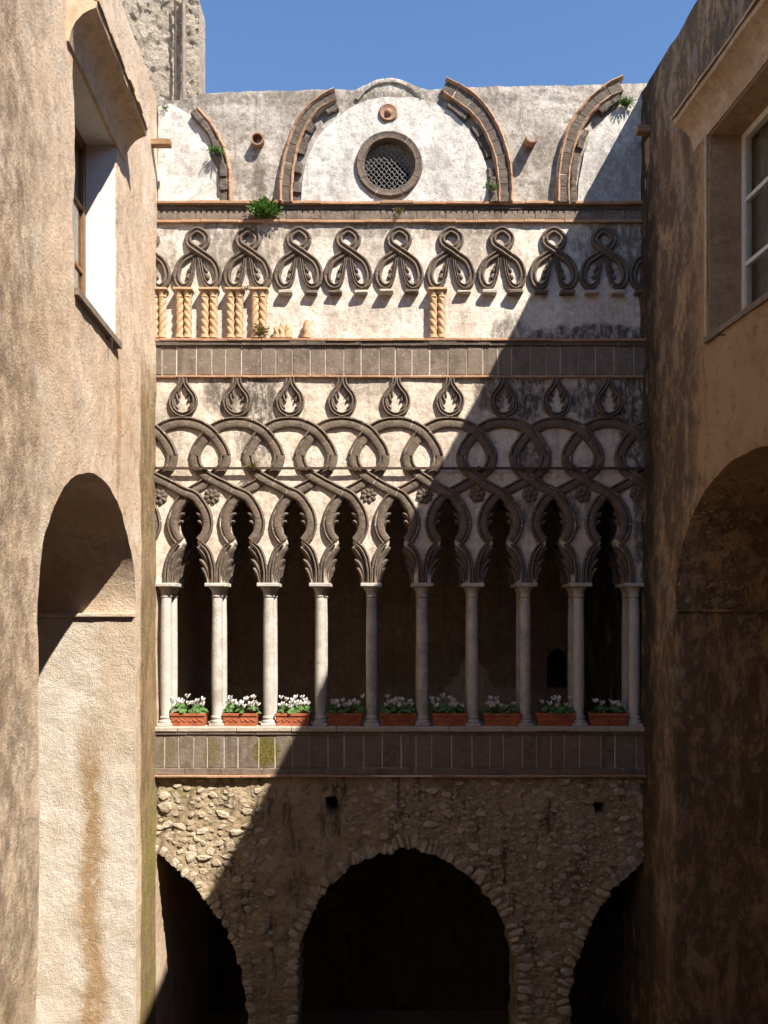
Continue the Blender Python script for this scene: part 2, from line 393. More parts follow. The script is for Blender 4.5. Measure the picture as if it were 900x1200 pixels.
def obj(name, verts, faces, mat, parent=None, smooth=None, kind=None, jit=0.0, jsc=9.0):
    V = np.array([tuple(v) for v in verts], dtype=float)
    V[:, 1] += SET[0]
    if jit:
        for i in range(len(V)):
            p = Vector(V[i]) * jsc
            n = mnoise.noise_vector(p)
            n2 = mnoise.noise_vector(p * 3.1)
            V[i] += (np.array(n) + 0.5 * np.array(n2)) * jit
    c = (V.min(0) + V.max(0)) / 2
    me = bpy.data.meshes.new(name)
    me.from_pydata((V - c).tolist(), [], faces)
    me.validate()
    if mat: me.materials.append(MAT[mat])
    bm = bmesh.new(); bm.from_mesh(me)
    bmesh.ops.recalc_face_normals(bm, faces=bm.faces)
    bm.to_mesh(me); bm.free()
    if smooth is not None:
        for p in me.polygons: p.use_smooth = True
        me.set_sharp_from_angle(angle=R(smooth))
    o = bpy.data.objects.new(name, me)
    COL.objects.link(o)
    WLOC[o] = Vector(c)
    if parent is not None:
        o.parent = parent
        o.location = Vector(c) - WLOC[parent]
    else:
        o.location = c
    if kind: o['kind'] = kind
    return o

class MB:
    def __init__(s): s.v = []; s.f = []
    def add(s, v, f):
        b = len(s.v); s.v += [tuple(p) for p in v]; s.f += [tuple(i + b for i in q) for q in f]
    def box(s, a, b):
        x0, y0, z0 = a; x1, y1, z1 = b
        s.add([(x0, y0, z0), (x1, y0, z0), (x1, y1, z0), (x0, y1, z0), (x0, y0, z1), (x1, y0, z1), (x1, y1, z1), (x0, y1, z1)],
              [(0, 3, 2, 1), (4, 5, 6, 7), (0, 1, 5, 4), (1, 2, 6, 5), (2, 3, 7, 6), (3, 0, 4, 7)])
    def build(s, name, mat, parent=None, **k): return obj(name, s.v, s.f, mat, parent, **k)

def bevel_box(a, b, r=0.006, seg=1, sub=0):
    bm = bmesh.new()
    bmesh.ops.create_cube(bm, size=1)
    for v in bm.verts:
        v.co = Vector([(a[i] + b[i]) / 2 + v.co[i] * (b[i] - a[i]) for i in range(3)])
    bmesh.ops.bevel(bm, geom=bm.edges[:], offset=r, segments=seg, affect='EDGES')
    bm.verts.index_update()
    v = [tuple(x.co) for x in bm.verts]; f = [tuple(x.index for x in q.verts) for q in bm.faces]
    bm.free()
    return v, f
def block(name, a, b, mat, parent, r=0.006, jit=0.002, **k):
    v, f = bevel_box(a, b, r)
    return obj(name, v, f, mat, parent, jit=jit, jsc=14, **k)

def catmull(pts, per=8):
    P = [np.array(p, float) for p in pts]
    P = [2 * P[0] - P[1]] + P + [2 * P[-1] - P[-2]]
    out = []
    for i in range(1, len(P) - 2):
        for k in range(per):
            t = k / per
            a, b, c, d = P[i - 1], P[i], P[i + 1], P[i + 2]
            out.append(0.5 * ((2 * b) + (c - a) * t + (2 * a - 5 * b + 4 * c - d) * t * t + (3 * b - a - 3 * c + d) * t ** 3))
    out.append(P[-2])
    return np.array(out)

def resample(path, step):
    d = np.r_[0, np.cumsum(np.hypot(*np.diff(path[:, :2], axis=0).T))]
    n = max(2, int(round(d[-1] / step)) + 1)
    s = np.linspace(0, d[-1], n)
    return np.stack([np.interp(s, d, path[:, k]) for k in range(path.shape[1])], 1)

def sweep(path, profile, y0=0.0):
    """path: rows (x, z[, lift, width]); profile: (across, out). Returns verts, faces of a capped bar."""
    n = len(path); m = len(profile)
    t = np.gradient(path[:, :2], axis=0)
    t /= np.linalg.norm(t, axis=1)[:, None] + 1e-9
    nr = np.stack([-t[:, 1], t[:, 0]], 1)
    v = []
    for i in range(n):
        lf = path[i, 2] if path.shape[1] > 2 else 0.0
        wd = path[i, 3] if path.shape[1] > 3 else 1.0
        for (u, h) in profile:
            v.append((path[i, 0] + nr[i, 0] * u * wd, y0 - (h + (lf if h > 0 else 0)), path[i, 1] + nr[i, 1] * u * wd))
    f = []
    for i in range(n - 1):
        for k in range(m):
            a = i * m + k; b = i * m + (k + 1) % m
            f.append((a, b, b + m, a + m))
    f.append(tuple(range(m))); f.append(tuple(range((n - 1) * m, n * m)))
    return v, f

def band(name, path, profile, mat, parent, pieces, gap=0.006, y0=0.0, step=0.018, jit=0.0025, jsc=10, pn='stone_block', core=True, smooth=45):
    """a moulded band made of separate blocks with mortar showing in the joints"""
    path = resample(path, step)
    d = np.r_[0, np.cumsum(np.hypot(*np.diff(path[:, :2], axis=0).T))]
    L = d[-1]
    if core:
        pr = [(u * 0.95, max(h - 0.0075, 0.003) if h > 0 else h) for (u, h) in profile]
        v, f = sweep(path, pr, y0)
        root = obj(name, v, f, 'mortar', parent, smooth=smooth)
    else:
        root = parent
    cuts = [0.0] + sorted((k + random.uniform(-0.22, 0.22)) / pieces * L for k in range(1, pieces)) + [L]
    for a, b in zip(cuts[:-1], cuts[1:]):
        a2 = a + (gap / 2 if a > 0 else -0.001); b2 = b - (gap / 2 if b < L else -0.001)
        n = max(3, int((b2 - a2) / step) + 1)
        s = np.linspace(a2, b2, n)
        seg = np.stack([np.interp(s, d, path[:, k]) for k in range(path.shape[1])], 1)
        off = random.uniform(-0.001, 0.003)
        v, f = sweep(seg, [(u, h + off if h > 0 else h) for (u, h) in profile], y0)
        obj(pn, v, f, mat, root, smooth=smooth, jit=jit, jsc=jsc)
    return root

def prof_strand(w, h, flip=1):
    # narrow roll along one edge, groove, then a broad soft face
    P = [(-.5, -.2), (-.5, .42), (-.44, .62), (-.25, .74), (0, .76), (.14, .64), (.20, .34), (.25, .36), (.29, .78), (.36, 1.0), (.43, .92), (.5, .5), (.5, -.2)]
    P = [(u * w, v * h if v > 0 else -0.03) for u, v in P]
    return P if flip > 0 else [(-u, v) for u, v in P][::-1]
def prof_roll2(w, h):
    P = [(-.5, -.2), (-.5, .5), (-.42, .82), (-.28, .95), (-.14, .82), (-.04, .5), (.04, .5), (.14, .86), (.28, 1.0), (.42, .86), (.5, .5), (.5, -.2)]
    return [(u * w, v * h if v > 0 else -0.03) for u, v in P]
def prof_flat(w, h, r=0.2):
    return [(-.5 * w, -0.03), (-.5 * w, h * (1 - r)), (-.5 * w + r * h, h), (.5 * w - r * h, h), (.5 * w, h * (1 - r)), (.5 * w, -0.03)]

def prism(loop, y0, y1, holes=()):
    """loop of (x, z), front face at y0, back at y1"""
    loops = [list(loop)] + [list(h) for h in holes]
    flat = [p for l in loops for p in l]
    tris = tessellate_polygon([[Vector((p[0], p[1], 0)) for p in l] for l in loops])
    n = len(flat)
    v = [(p[0], y0, p[1]) for p in flat] + [(p[0], y1, p[1]) for p in flat]
    f = [tuple(t) for t in tris] + [tuple(i + n for i in reversed(t)) for t in tris]
    b = 0
    for l in loops:
        m = len(l)
        for i in range(m):
            f.append((b + i, b + (i + 1) % m, n + b + (i + 1) % m, n + b + i))
        b += m
    return v, f

def inside(pts, loop):
    x, y = pts[:, 0], pts[:, 1]
    r = np.zeros(len(pts), bool)
    L = np.array(loop); j = len(L) - 1
    for i in range(len(L)):
        xi, yi = L[i]; xj, yj = L[j]
        if yi != yj:
            c = ((yi > y) != (yj > y)) & (x < (xj - xi) * (y - yi) / (yj - yi) + xi)
            r ^= c
        j = i
    return r

def densify(loop, step):
    out = []
    for i in range(len(loop)):
        a = np.array(loop[i], float); b = np.array(loop[(i + 1) % len(loop)], float)
        n = max(1, int(np.hypot(*(b - a)) / step))
        for k in range(n): out.append(tuple(a + (b - a) * k / n))
    return out

def lumpy_wall(name, loops, fmap, thick, mat, parent, spacing, dense_box, disp, smooth=40):
    """a wall with true uneven relief; loops in (u, z); fmap(u, z, depth) -> world point"""
    loops = [densify(l, spacing) for l in loops]
    bnd = [p for l in loops for p in l]
    edges = []; b = 0
    for l in loops:
        m = len(l); edges += [(b + i, b + (i + 1) % m) for i in range(m)]; b += m
    u0, u1, z0, z1 = dense_box
    gu, gz = np.meshgrid(np.arange(u0, u1, spacing), np.arange(z0, z1, spacing))
    g = np.stack([gu.ravel(), gz.ravel()], 1)
    rs = np.random.RandomState(3)
    g += rs.uniform(-0.3, 0.3, g.shape) * spacing
    keep = inside(g, loops[0])
    for h in loops[1:]: keep &= ~inside(g, h)
    B = np.array(bnd)
    g = g[keep]
    dmin = np.full(len(g), 9.0)
    for i in range(0, len(B), 64):
        dd = np.hypot(g[:, None, 0] - B[None, i:i + 64, 0], g[:, None, 1] - B[None, i:i + 64, 1]).min(1)
        dmin = np.minimum(dmin, dd)
    g = g[dmin > spacing * 0.45]
    pts = [Vector(p) for p in bnd] + [Vector((float(p[0]), float(p[1]))) for p in g]
    ov, oe, of, _, _, _ = delaunay_2d_cdt(pts, edges, [], 0, 1e-5)
    P = np.array([(p.x, p.y) for p in ov])
    F = np.array([tuple(q) for q in of])
    cen = P[F].mean(1)
    k = inside(cen, loops[0])
    for h in loops[1:]: k &= ~inside(cen, h)
    F = F[k]
    v = [fmap(p[0], p[1], disp(p[0], p[1])) for p in P]
    f = [tuple(int(i) for i in q) for q in F]
    nb = len(v)
    n0 = len(bnd)
    v += [fmap(p[0], p[1], thick) for p in bnd]
    b = 0
    for l in loops:
        m = len(l)
        for i in range(m):
            f.append((b + i, b + (i + 1) % m, nb + b + (i + 1) % m, nb + b + i))
        b += m
    return obj(name, v, f, mat, parent, smooth=smooth)

def lathe(prof, cx, cy, seg=20, z0=0.0, wob=None):
    v = []; f = []
    n = len(prof)
    for (r, z) in prof:
        for k in range(seg):
            a = 2 * math.pi * k / seg
            v.append((cx + r * math.cos(a), cy + r * math.sin(a), z0 + z))
    for i in range(n - 1):
        for k in range(seg):
            a = i * seg + k; b = i * seg + (k + 1) % seg
            f.append((a, b, b + seg, a + seg))
    f.append(tuple(range(seg))[::-1]); f.append(tuple(range((n - 1) * seg, n * seg)))
    return v, f

def nz(x, z, s, o=0.0): return mnoise.noise(Vector((x * s + o, z * s - o, o * 0.37)))
def fbm(x, z, s, o=0.0): return nz(x, z, s, o) + 0.5 * nz(x, z, s * 2.1, o + 3) + 0.25 * nz(x, z, s * 4.3, o + 7)

# ------------------------------------------------------------------ ground
g = MB(); g.add([(-150, -150, 0), (150, -150, 0), (150, 150, 0), (-150, 150, 0)], [(0, 1, 2, 3)])
go = g.build('ground', 'paving'); go['kind'] = 'structure'
go['label'] = 'stone paved courtyard floor'; go['category'] = 'ground'

# ================================================================== the side buildings
def arch_loop(u0, u1, spring, rise, z0, n=44, rag=0.012, seed=0.0):
    c = (u0 + u1) / 2; r = (u1 - u0) / 2
    p = [(u0, z0), (u0, spring - 1.0)]
    p += [(u0, spring)]
    for k in range(1, n):
        a = math.pi * (1 - k / n)
        w = 1 + rag * 1.5 * fbm(math.cos(a) * 3, math.sin(a) * 3, 2.0, seed)
        e = abs(math.cos(a)) ** 0.96
        p.append((c + math.copysign(e, math.cos(a)) * r * w, spring + rise * math.sin(a) * w))
    p += [(u1, spring), (u1, spring - 1.0), (u1, z0)]
    return p

def with_arch(outer, arch):
    # outer rectangle whose bottom edge carries an opening
    (a, z0), (b, _), (_, z1), _ = outer
    return [(a, z0)] + arch + [(b, z0), (b, z1), (a, z1)]

def rect(u0, u1, z0, z1): return [(u0, z0), (u1, z0), (u1, z1), (u0, z1)]

# ---- sunlit building
SB = thing('stucco_building', 'sunlit ochre stucco building with a deep arched recess and a hooded window', 'building', (-3.4, -2.5, 0))
mapL = lambda u, z, d: (LX(u) - d, u, z)
topL = 6.05 + EYE
archL = arch_loop(-3.80, -0.95, EYE + 0.0, 1.22, 0.0, seed=2.0, rag=0.006)
winL = rect(-3.01, -1.74, EYE + 2.60, EYE + 4.50)
outL = [(-13, 0)] + archL + [(4.2, 0), (4.2, topL + 0.0), (0.0, topL), (-2.2, topL - 0.08), (-4, topL), (-13, topL)]
def dispL(u, z):
    d = 0.016 * fbm(u, z, 1.4, 1.0) + 0.007 * fbm(u, z, 6.0, 5.0)
    d += 0.010 * max(0.0, fbm(u, z, 3.0, 9.0))
    return d
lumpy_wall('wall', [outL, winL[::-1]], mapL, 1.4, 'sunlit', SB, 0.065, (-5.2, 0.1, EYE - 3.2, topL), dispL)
mb = MB(); mb.box((-9, -13, 0), (-4.3, 4.2, topL - 0.02)); mb.build('building_mass', 'sunlit', SB)
# pale plaster lining of the arch's far jamb
def jl(u, z, d): return (u, -0.95 - 0.03 + d, z)
lumpy_wall('jamb_lining', [rect(-4.0, LX(-0.95) - 0.008, 0.0, EYE - 0.03)], jl, 0.025, 'jamb', SB, 0.05, (-3.8, -2.6, EYE - 4.4, EYE),
           lambda u, z: 0.010 * fbm(u, z, 4, 2.0) + 0.006 * fbm(u, z, 11, 2.0))
v, f = bevel_box((-4.0, -1.02, EYE - 0.03), (LX(-0.95) - 0.012, -0.94, EYE + 0.012), 0.008)
obj('impost', v, f, 'jamb', SB, jit=0.006, jsc=6)
# window
wy0, wy1, wz0, wz1 = -3.01, -1.74, EYE + 2.60, EYE + 4.50
WN = MB()
def lbox(mb_, d0, d1, y0, y1, z0, z1, X=LX, sgn=-1):
    c = [(X(y) + sgn * d, y, z) for z in (z0, z1) for (d, y) in ((d0, y0), (d1, y0), (d1, y1), (d0, y1))]
    mb_.add(c, [(0, 1, 2, 3), (4, 7, 6, 5), (0, 4, 5, 1), (1, 5, 6, 2), (2, 6, 7, 3), (3, 7, 4, 0)])
lbox(WN, 0.29, 0.35, wy0, wy0 + 0.09, wz0, wz1)
lbox(WN, 0.29, 0.35, wy1 - 0.09, wy1, wz0, wz1)
lbox(WN, 0.29, 0.35, wy0 + 0.09, wy1 - 0.09, wz1 - 0.09, wz1)
lbox(WN, 0.29, 0.35, wy0 + 0.09, wy1 - 0.09, wz0, wz0 + 0.10)
win = WN.build('window', 'brown_wood', SB)
m = MB(); lbox(m, 0.285, 0.345, (wy0 + wy1) / 2 - 0.05, (wy0 + wy1) / 2 + 0.05, wz0 + 0.10, wz1 - 0.09); m.build('mullion', 'brown_wood', win)
for zz in (wz0 + 0.62, wz0 + 1.22):
    for (a, b) in ((wy0 + 0.09, -2.425), (-2.325, wy1 - 0.09)):
        m = MB(); lbox(m, 0.295, 0.335, a, b, zz, zz + 0.035); m.build('glazing_bar', 'brown_wood', win)
for (a, b) in ((wy0 + 0.09, -2.425), (-2.325, wy1 - 0.09)):
    m = MB(); lbox(m, 0.313, 0.319, a, b, wz0 + 0.10, wz1 - 0.09); m.build('pane', 'glass', win)
m = MB(); lbox(m, 0.012, 0.30, wy1 - 0.012, wy1 + 0.004, wz0, wz1); m.build('white_reveal', 'white_plaster', SB)
m = MB(); lbox(m, 0.012, 0.30, wy0, wy1 - 0.013, wz1 - 0.014, wz1 + 0.004); m.build('white_reveal', 'white_plaster', SB)
m = MB(); lbox(m, -0.045, 0.285, wy0 - 0.03, wy1 + 0.03, wz0 - 0.05, wz0 + 0.006); m.build('window_sill', 'sill_grey', SB, jit=0.004)
def hood(X, sgn, y0, y1, zl, parent, mat, base, proj=0.23):
    pr = [(-0.02, base - 0.02), (0.012, base - 0.02), (0.025, base + 0.06), (0.06, base + 0.13), (0.115, base + 0.19), (0.17, base + 0.22),
          (proj - 0.005, zl), (proj, zl + 0.045), (0.10, zl + 0.10), (-0.02, zl + 0.15)]
    ny = 14; v = []; f = []
    for i in range(ny + 1):
        y = y0 + (y1 - y0) * i / ny
        for (d, z) in pr: v.append((X(y) - sgn * d, y, z))
    k = len(pr)
    for i in range(ny):
        for j in range(k):
            a = i * k + j; b = i * k + (j + 1) % k
            f.append((a, b, b + k, a + k))
    f.append(tuple(range(k))); f.append(tuple(range(ny * k, (ny + 1) * k)))
    h = obj('window_hood', v, f, mat, parent, jit=0.006, jsc=5, smooth=50)
    y = y0
    while y < y1 - 0.02:
        L = random.uniform(0.13, 0.22); yb = min(y + L, y1)
        e = random.uniform(0.0, 0.02)
        m = MB()
        c = [(X(q) - sgn * d, q, z) for (d, z) in ((0.02, zl + 0.14), (proj + 0.012 + e, zl + 0.048), (proj + 0.012 + e, zl + 0.072 + e * .4), (0.02, zl + 0.175)) for q in (y, yb - 0.006)]
        m.add(c, [(0, 2, 3, 1), (2, 4, 5, 3), (4, 6, 7, 5), (6, 0, 1, 7), (0, 6, 4, 2), (1, 3, 5, 7)])
        m.build('hood_tile', 'tile' if mat != 'hood' else 'hood', h, jit=0.005, jsc=12)
        y = yb
    return h
hood(LX, -1, -3.17, -1.47, EYE + 4.74, SB, 'hood', EYE + 4.50)
# beam stub and nail
v, f = bevel_box((-2.72, -0.26, fz(184)), (-2.44, -0.17, fz(177)), 0.006); obj('beam_stub', v, f, 'old_wood', SB, jit=0.004)
m = MB(); lbox(m, -0.05, 0.02, -2.08, -2.072, EYE + 2.52, EYE + 2.528); lbox(m, -0.055, -0.047, -2.08, -2.072, EYE + 2.44, EYE + 2.528); m.build('iron_hook', 'iron', SB)

# ---- shaded building
HB = thing('stucco_building', 'shaded peeling brown stucco building with an arch and a white-framed window', 'building', (3.8, -2.5, 0))
mapR = lambda u, z, d: (RX(u) + d, u, z)
topR = 6.16 + EYE
archR = arch_loop(-3.95, -0.85, EYE + 0.02, 1.42, 0.0, seed=5.0, rag=0.004)
winR = rect(-2.95, -1.60, EYE + 2.70, EYE + 4.67)
outR = [(-13, 0)] + archR + [(4.2, 0), (4.2, topR), (0.02, topR), (-0.9, topR - 0.02), (-1.5, topR + 0.01), (-13, topR)]
def dispR(u, z):
    return 0.018 * fbm(u, z, 1.6, 21.0) + 0.009 * fbm(u, z, 6.0, 25.0) + 0.012 * max(0.0, fbm(u, z, 3.0, 29.0))
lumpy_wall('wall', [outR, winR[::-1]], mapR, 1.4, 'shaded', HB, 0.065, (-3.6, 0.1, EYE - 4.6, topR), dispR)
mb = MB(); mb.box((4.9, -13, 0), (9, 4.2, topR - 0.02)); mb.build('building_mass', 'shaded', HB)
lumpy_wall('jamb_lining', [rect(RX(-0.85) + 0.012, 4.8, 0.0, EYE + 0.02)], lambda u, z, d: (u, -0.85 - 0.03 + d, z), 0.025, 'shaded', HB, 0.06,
           (3.1, 4.0, EYE - 4.6, EYE), lambda u, z: 0.012 * fbm(u, z, 4, 12.0) + 0.008 * fbm(u, z, 11, 2.0))
v, f = bevel_box((RX(-0.85) + 0.014, -0.92, EYE + 0.02), (4.8, -0.84, EYE + 0.05), 0.008); obj('impost', v, f, 'shaded', HB, jit=0.006, jsc=6)
wy0, wy1, wz0, wz1 = -2.95, -1.60, EYE + 2.70, EYE + 4.67
WN = MB()
def rbox(mb_, *a): lbox(mb_, *a, X=RX, sgn=1)
rbox(WN, 0.32, 0.39, wy0, wy0 + 0.075, wz0, wz1); rbox(WN, 0.32, 0.39, wy1 - 0.075, wy1, wz0, wz1)
rbox(WN, 0.32, 0.39, wy0 + .075, wy1 - .075, wz1 - 0.075, wz1); rbox(WN, 0.32, 0.39, wy0 + .075, wy1 - .075, wz0, wz0 + 0.09)
win = WN.build('window', 'white_paint', HB)
ym = (wy0 + wy1) / 2
m = MB(); rbox(m, 0.312, 0.384, ym - 0.06, ym + 0.06, wz0 + 0.09, wz1 - 0.075); m.build('mullion', 'white_paint', win)
for zz in (wz0 + 0.66, wz0 + 1.28):
    for (a, b) in ((wy0 + .075, ym - .06), (ym + .06, wy1 - .075)):
        m = MB(); rbox(m, 0.325, 0.37, a, b, zz, zz + 0.04); m.build('glazing_bar', 'white_paint', win)
for (a, b) in ((wy0 + .075, ym - .06), (ym + .06, wy1 - .075)):
    zc = [wz0 + 0.09, wz0 + 0.66, wz0 + 1.28, wz1 - 0.075]
    for z_a, z_b in zip(zc[:-1], zc[1:]):
        m = MB(); rbox(m, 0.345, 0.351, a, b, z_a, z_b); m.build('pane', 'glass', win)
cv = []; cf = []
for i in range(61):
    y_ = wy0 + 0.02 + (wy1 - wy0 - 0.04) * i / 60
    for z_ in (wz0 + 0.02, wz1 - 0.02): cv.append((RX(y_) + 0.46 + 0.022 * math.sin(i * 0.9) + 0.01 * math.sin(i * 2.3), y_, z_))
for i in range(60): cf.append((2 * i, 2 * i + 2, 2 * i + 3, 2 * i + 1))
obj('curtain', cv, cf, 'curtain', win, smooth=80)
m = MB(); rbox(m, 0.012, 0.33, wy1 - 0.014, wy1 + 0.004, wz0, wz1); m.build('window_reveal', 'reveal_ochre', HB)
m = MB(); rbox(m, 0.012, 0.33, wy0, wy1 - 0.015, wz1 - 0.014, wz1 + 0.004); m.build('window_reveal', 'reveal_ochre', HB)
m = MB(); rbox(m, -0.03, 0.315, wy0 - 0.03, wy1 + 0.03, wz0 - 0.05, wz0 + 0.006); m.build('window_sill', 'sill_grey', HB, jit=0.004)
m = MB(); rbox(m, -0.016, 0.02, wy1, wy1 + 0.05, wz0, wz1); m.build('window_surround', 'hood', HB, jit=0.005)
hood(RX, 1, -3.4, -1.33, EYE + 4.93, HB, 'hood', EYE + 4.69, 0.22)
v, f = bevel_box((2.90, -0.24, fz(168)), (3.1, -0.14, fz(160)), 0.006); obj('beam_stub', v, f, 'old_wood', HB, jit=0.004)
m = MB(); rbox(m, -0.002, 0.03, -0.20, -0.08, fz(225), fz(172)); m.build('plaster_scar', 'reveal_ochre', HB, jit=0.008)
m = MB(); rbox(m, -0.07, 0.02, -1.95, -1.94, EYE + 2.60, EYE + 2.608); m.build('iron_nail', 'iron', HB)
# stones showing through the plaster of the shaded arch
for k in range(110):
    # on the far jamb above the impost and on the underside of the arch
    c = -2.4; r = 1.55
    a = random.uniform(0.06, 1.15)
    d = random.uniform(0.05, 0.75)
    u = c + r * math.cos(a) ** 0.96; z = EYE + 0.02 + 1.42 * math.sin(a)
    n = Vector((0, -math.cos(a), -math.sin(a))); tv = Vector((0, -math.sin(a), math.cos(a))); xv = Vector((1, 0, 0))
    ce = Vector((RX(u) + d, u, z)) + n * -0.005
    s = random.choice((0.025, 0.03, 0.04, 0.055, 0.075)); asp = random.uniform(0.4, 0.8)
    vs = []; fs = []
    kk = random.choice((5, 6, 7)); ph = random.random() * 6
    for (sc, hh) in ((1, -0.02), (0.9, 0.012), (0.5, 0.022)):
        for q in range(kk):
            t = 2 * math.pi * q / kk + ph
            rr = s * sc * (0.7 + 0.6 * random.random())
            vs.append(ce + xv * (rr * math.cos(t)) + tv * (rr * asp * math.sin(t)) + n * hh)
    for q in range(kk):
        for l in range(2):
            fs.append((l * kk + q, l * kk + (q + 1) % kk, (l + 1) * kk + (q + 1) % kk, (l + 1) * kk + q))
    fs.append(tuple(range(2 * kk, 3 * kk)))
    obj('stone', vs, fs, 'rubble_brown', HB, jit=0.008, jsc=14)

# ---- tower beyond the roof
TW = thing('stone_tower', 'rough pale rendered tower rising behind the parapet against the sky', 'tower', (-5, 6, 0))
lumpy_wall('wall', [rect(-7.5, -3.13, 0, 17)], lambda u, z, d: (u, 4.2 + d, z), 0.5, 'tower', TW, 0.045, (-5, -2.9, 11.5, 17),
           lambda u, z: 0.05 * fbm(u, z, 2.5, 31) + 0.06 * abs(fbm(u, z, 5, 33)) + 0.03 * fbm(u, z, 12, 35))
mb = MB(); q4 = [(-7.5, 4.72), (-3.30, 4.72), (-4.6, 9.0), (-7.5, 9.0)]
mb.add([(a, b, z) for z in (0, 17) for a, b in q4], [(0, 3, 2, 1), (4, 5, 6, 7), (0, 1, 5, 4), (1, 2, 6, 5), (2, 3, 7, 6), (3, 0, 4, 7)]); mb.build('tower_mass', 'tower', TW)
for (x, r) in ((-3.36, 0.035), (-3.50, 0.02)):
    v, f = lathe([(r, 11.5), (r, 17)], x, 4.10, 10); obj('downpipe', v, f, 'iron' if r < .03 else 'sill_grey', TW, smooth=60)
mb = MB(); mb.box((-3.17, 4.23, 13.2), (-3.10, 4.3, 14.4)); mb.build('brick_edge', 'brick', TW, jit=0.02)

# ---- unseen wing behind the eye, added to keep sky light out of the court
OW = thing('stucco_building', 'unseen plain stucco wing added opposite the loggia to cut sky light', 'building', (0.3, -12, 0))
mb = MB(); mb.box((-2.6, -14, 0), (4.6, -12.2, EYE + 6.2)); mb.build('wall', 'sunlit', OW)

# ================================================================== the loggia facade
FA = thing('loggia_facade', 'loggia front with interlaced stone arches on slender columns under a ruined parapet', 'facade', (0.2, 0.2, 0))
XL, XR = fx(150), fx(800)

# ---- parapet (the upper storey stands back a little behind the arcade front)
SET[0] = 0.07
occ = [(fx(456) + 0.385 * math.cos(2 * math.pi * k / 40), fz(195) + 0.385 * math.sin(2 * math.pi * k / 40)) for k in range(40)]
top_px = [(800, 98), (745, 98), (700, 99.5), (640, 100), (600, 101.5), (560, 102), (520, 104), (500, 105), (488, 100.5), (476, 97.3), (466, 96), (456, 95.5), (446, 96), (436, 97.5), (425, 100.5), (415, 105.5),
          (385, 105), (340, 106), (300, 106.5), (262, 108), (236, 110), (233, 113), (215, 117), (187, 117.5), (150, 118)]
ptop = [tuple(p) for p in resample(np.array([(fx(a), fz(b)) for a, b in top_px]), 0.05)]
ptop = [(x, z + 0.012 * fbm(x, z, 7, 3)) for x, z in ptop]
ploop = [(XL, fz(246)), (XR, fz(246))] + ptop
lumpy_wall('parapet_wall', [ploop, occ[::-1]], lambda u, z, d: (u, d, z), 0.45, 'parapet', FA, 0.05, (XL, XR, fz(246), fz(95)),
           lambda u, z: 0.012 * fbm(u, z, 2.5, 41) + 0.005 * fbm(u, z, 9, 43))
# coping lumps of the round crest
arc = np.array([(fx(456 + 44 * math.sin(a)), fz(139 - 44 * math.cos(a))) for a in np.linspace(-1.05, 1.05, 20)])
band('crest_moulding', arc, prof_flat(0.05, 0.022), 'parapet', FA, 7, pn='crest_stone', step=0.03, jit=0.008)
# pale infill fields inside the old arches
fields = [
    [(353, 239), (354, 215), (360, 187), (371, 163), (388, 145), (410, 128), (432, 118), (456, 114.5), (484, 115.5), (508, 121), (527, 131), (548, 150), (562, 172), (571, 200), (575, 239)],
    [(186, 239), (186, 127), (200, 123), (222, 135), (236, 148), (247, 165), (247, 185), (255, 200), (259, 220), (259, 239)],
    [(676, 239), (677, 215), (684, 180), (694, 158), (710, 138), (728, 124), (760, 116), (790, 116), (790, 239)]]
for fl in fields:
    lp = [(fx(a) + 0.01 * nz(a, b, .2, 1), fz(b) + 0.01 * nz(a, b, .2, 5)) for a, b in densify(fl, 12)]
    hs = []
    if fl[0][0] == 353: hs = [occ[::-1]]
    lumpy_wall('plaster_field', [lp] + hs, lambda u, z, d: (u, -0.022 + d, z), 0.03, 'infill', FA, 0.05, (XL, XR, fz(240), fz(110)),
               lambda u, z: 0.008 * fbm(u, z, 2.5, 51) + 0.004 * fbm(u, z, 9, 53))
